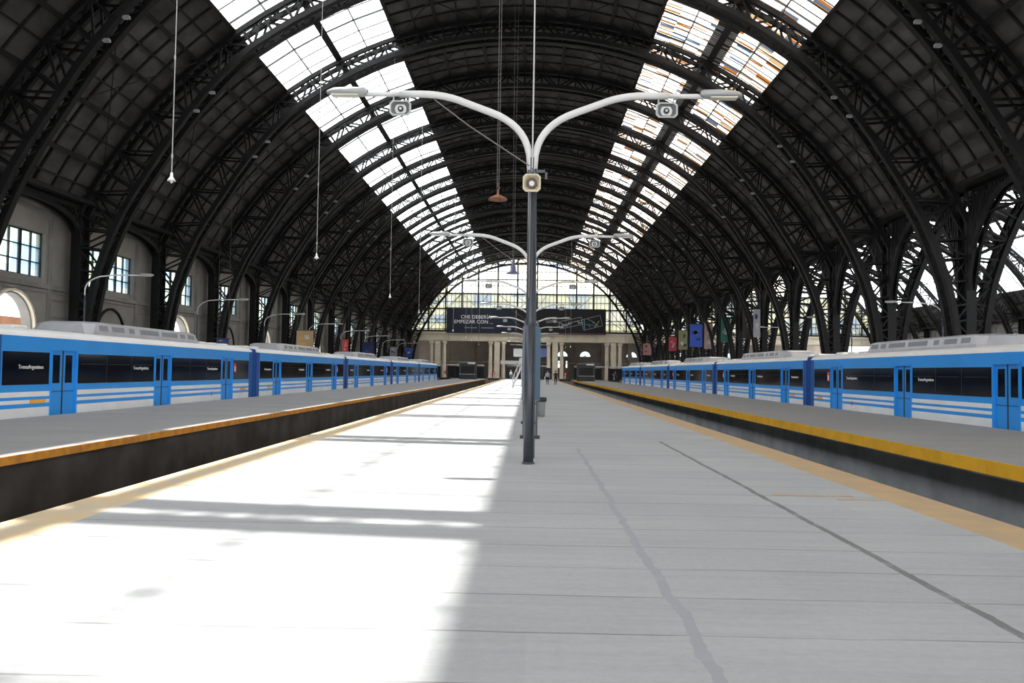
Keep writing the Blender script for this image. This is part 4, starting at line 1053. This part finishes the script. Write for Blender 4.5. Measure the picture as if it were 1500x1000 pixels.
B = {n: cm(n, c) for n, c in dict(pink=(0.45, 0.20, 0.20), rose=(0.40, 0.28, 0.27), red=(0.40, 0.05, 0.06), olive=(0.22, 0.22, 0.12), blue=(0.05, 0.10, 0.45), green=(0.03, 0.16, 0.12),
     grey=(0.30, 0.30, 0.33), dark=(0.06, 0.05, 0.05), white=(0.5, 0.5, 0.5), tan=(0.38, 0.27, 0.14), orange=(0.5, 0.28, 0.1), navy=(0.03, 0.05, 0.14), skin=(0.35, 0.22, 0.16)).items()}
gR = 'advertising banners between the lattice columns'
XR = 22.2
for (px, py0, py1, wpx, cols, lab) in (
    (947, 503, 520, 12, ('pink', 'dark', 'grey'), 'pink banner nearest the end facade among the lattice columns'),
    (984, 494, 514, 11, ('red', 'white', 'pink'), 'red banner hanging low among the far lattice columns'),
    (999, 484, 512, 13, ('olive', 'dark', 'white'), 'olive banner between the red and the blue banner'),
    (1018, 475, 508, 18, ('blue', 'white', 'navy'), 'bright blue banner among the lattice columns'),
    (1036, 473, 511, 12, ('rose', 'white', 'pink'), 'pale rose banner beside the bright blue banner'),
    (1061, 465, 501, 14, ('green', 'white', 'grey'), 'dark green banner with a pale figure among the lattice columns'),
    (1092, 457, 496, 13, ('dark', 'skin', 'white'), 'dark brown banner with a tan portrait shape among the columns'),
    (1106, 453, 494, 10, ('grey', 'white', 'navy'), 'grey banner beside the dark brown portrait banner')):
    u_ = px - VPX; dep = XR * F_PX / u_; sc = dep / F_PX; hz = VPY + 0.014 * u_
    banner(XR, dep, wpx * sc, EYE + (hz - py1) * sc, EYE + (hz - py0) * sc, [B[c] for c in cols], lab, px, gR)
gL = 'advertising boards along the windowed wall'
XL = -22.6
for (px, py0, py1, wpx, cols, lab) in (
    (322, 496, 505, 18, ('navy', 'blue', 'white'), 'small dark blue board above the train roof by the windowed wall'),
    (444, 484, 508, 25, ('tan', 'orange', 'white'), 'tan and orange advertising board above the train by the windowed wall'),
    (504, 497, 516, 9, ('red', 'orange', 'pink'), 'red advertising board by the windowed wall'),
    (538, 501, 517, 18, ('navy', 'blue', 'dark'), 'dark navy advertising board beside the red one by the wall'),
    (575, 508, 522, 10, ('grey', 'white', 'navy'), 'pale grey notice board above the far train roof'),
    (598, 509, 524, 9, ('blue', 'navy', 'white'), 'blue notice board next to the pale grey one by the wall')):
    u_ = px - VPX; dep = XL * F_PX / u_; sc = dep / F_PX; hz = VPY + 0.014 * u_
    banner(XL, dep, wpx * sc, EYE + (hz - py1) * sc, EYE + (hz - py0) * sc, [B[c] for c in cols], lab, px, gL)

# ------------------------------------------------------------ people
def person(label, loc, rz, shirt, trousers, stride=0.25, height=1.75, hair=True, cap=None, bag=False, sleeves=True):
    root = thing('person', label, 'person', loc, rz)
    s_ = height / 1.75
    V = []; E = []; Rr = []
    def v(x, y, z, r, par=None):
        V.append((x * s_, y * s_, z * s_)); Rr.append(r * s_); i = len(V) - 1
        if par is not None: E.append((par, i))
        return i
    pel = v(0, 0, 0.96, 0.14); wst = v(0, 0.0, 1.10, 0.125, pel); chs = v(0, -0.01, 1.30, 0.15, wst); nb = v(0, 0, 1.45, 0.075, chs); nk = v(0, 0.01, 1.51, 0.055, nb)
    jw = v(0, 0.02, 1.57, 0.075, nk); hd = v(0, 0.015, 1.65, 0.095, jw); tp = v(0, 0.005, 1.72, 0.07, hd)
    v(0, 0.105, 1.60, 0.014, jw)                                       # nose
    for s in (-1, 1):
        v(s * 0.092, 0.0, 1.62, 0.014, hd)                              # ears
        f = s * stride
        hp = v(s * 0.095, 0, 0.90, 0.10, pel); kn = v(s * 0.10, f * 0.55 + 0.03, 0.50, 0.062, hp); an = v(s * 0.10, f - (0.06 if f < 0 else 0), 0.09, 0.04, kn); v(s * 0.11, f + 0.16, 0.035, 0.035, an)
        sh = v(s * 0.19, 0, 1.41, 0.062, chs); el = v(s * 0.245, -f * 0.25 - 0.02, 1.13, 0.045, sh); wr = v(s * 0.25, -f * 0.6 + 0.05, 0.90, 0.03, el)
        pm = v(s * 0.25, -f * 0.65 + 0.06, 0.83, 0.032, wr)
        for q in range(4):
            yy = -f * 0.65 + 0.06 + (q - 1.5) * 0.02
            k1 = v(s * 0.25, yy, 0.785, 0.010, pm); v(s * 0.24, yy + 0.004, 0.745 + (0.008 if q in (0, 3) else 0), 0.008, k1)
        t1 = v(s * 0.235, -f * 0.65 + 0.105, 0.83, 0.011, pm); v(s * 0.232, -f * 0.65 + 0.115, 0.79, 0.009, t1)
    me = bpy.data.meshes.new('body'); me.from_pydata(V, E, []); o = bpy.data.objects.new('body', me); COL.objects.link(o)
    sk = o.modifiers.new('skin', 'SKIN'); sd = o.modifiers.new('sub', 'SUBSURF'); sd.levels = 2; sd.render_levels = 2
    for i, sv in enumerate(me.skin_vertices[0].data): sv.radius = (Rr[i], Rr[i]); sv.use_root = (i == 0)
    dg = bpy.context.evaluated_depsgraph_get(); dg.update()
    m2 = bpy.data.meshes.new_from_object(o.evaluated_get(dg)); bpy.data.objects.remove(o); bpy.data.meshes.remove(me)
    m2.materials.clear()
    for k in (shirt, trousers, M['skin'], M['dark']): m2.materials.append(k)
    for p in m2.polygons:
        c = p.center / s_; p.use_smooth = True
        arm = abs(c.x) > 0.19
        if c.z > 1.47: k = 2
        elif arm and c.z < (0.9 if sleeves else 1.18): k = 2
        elif c.z < 0.08: k = 3
        elif c.z < 0.97 and not arm: k = 1
        else: k = 0
        p.material_index = k
    b = bpy.data.objects.new('body', m2); COL.objects.link(b); b.parent = root
    if hair or cap:
        h = MB(); vs = []; fs = []; n = 12
        for i in range(6):
            th = R(8 + i * 17)
            for k in range(n):
                g = 2 * PI * k / n; back = 1.0 if math.sin(g) < 0.3 else 0.72
                t2 = th * back
                vs.append((0.104 * s_ * math.sin(t2) * math.cos(g), (0.0 + 0.118 * math.sin(t2) * math.sin(g)) * s_, (1.655 + 0.125 * math.cos(t2)) * s_))
        for i in range(5):
            for k in range(n): j = (k + 1) % n; fs.append((i * n + k, i * n + j, i * n + n + j, i * n + n + k))
        fs.append(tuple(range(n))); h.add(vs, fs, cap or M['hair']); h.build('cap' if cap else 'hair', root, True)
    if bag:
        g = MB(); g.cbox(-0.38 * s_, -0.30 * s_, -0.16, 0.16, 0.62 * s_, 0.98 * s_, 0.03, M['white']); g.tube([(-0.30 * s_, -0.1, 0.97 * s_), (-0.16 * s_, 0, 1.42 * s_), (-0.30 * s_, 0.1, 0.97 * s_)], 0.012, M['white'], 6)
        bo = g.build('shoulder_bag'); bo.parent = None; bo.location = loc; bo.rotation_euler = (0, 0, rz); tag(bo, 'white shoulder bag carried by the grey-shirted walker', 'bag')
    return root
cloth = lambda n, c: mat('cloth_' + n, c, 0.9)
GREY, BLK, WHT, NAVY, JEAN, REDC, TEAL = [cloth(n, c) for n, c in dict(grey=(0.36, 0.35, 0.42), black=(0.012, 0.012, 0.014), white=(0.8, 0.8, 0.8), navy=(0.03, 0.05, 0.14), jean=(0.05, 0.09, 0.18), red=(0.5, 0.04, 0.05), teal=(0.12, 0.22, 0.25)).items()]
person('person in a grey shirt and black trousers walking away from the camera', (2.2, 100, 0), 0, GREY, BLK, 0.22, 1.74, bag=True)
person('person dressed all in black walking beside the grey-shirted walker', (3.15, 99, 0), 0, BLK, BLK, 0.16, 1.72)
person('person in white with a white cap standing in the sun at the platform head', (-3.6, 161, 0), PI, WHT, TEAL, 0.05, 1.78, cap=WHT)
person('person in navy clothes standing at the far end of the train by lattice columns', (13.9, 134, 0), PI, NAVY, BLK, 0.06, 1.78)
person('person in a pale shirt waiting at the head of the windowed side platform', (-13.2, 164.5, 0), PI, WHT, JEAN, 0.05, 1.72)
person('person in teal standing near the sunlit edge by the gates', (-7.2, 165.0, 0), 0, TEAL, BLK, 0.1, 1.7)
person('person in red standing among the gates on the central platform', (0.9, 166.5, 0), PI, REDC, BLK, 0.08, 1.68)
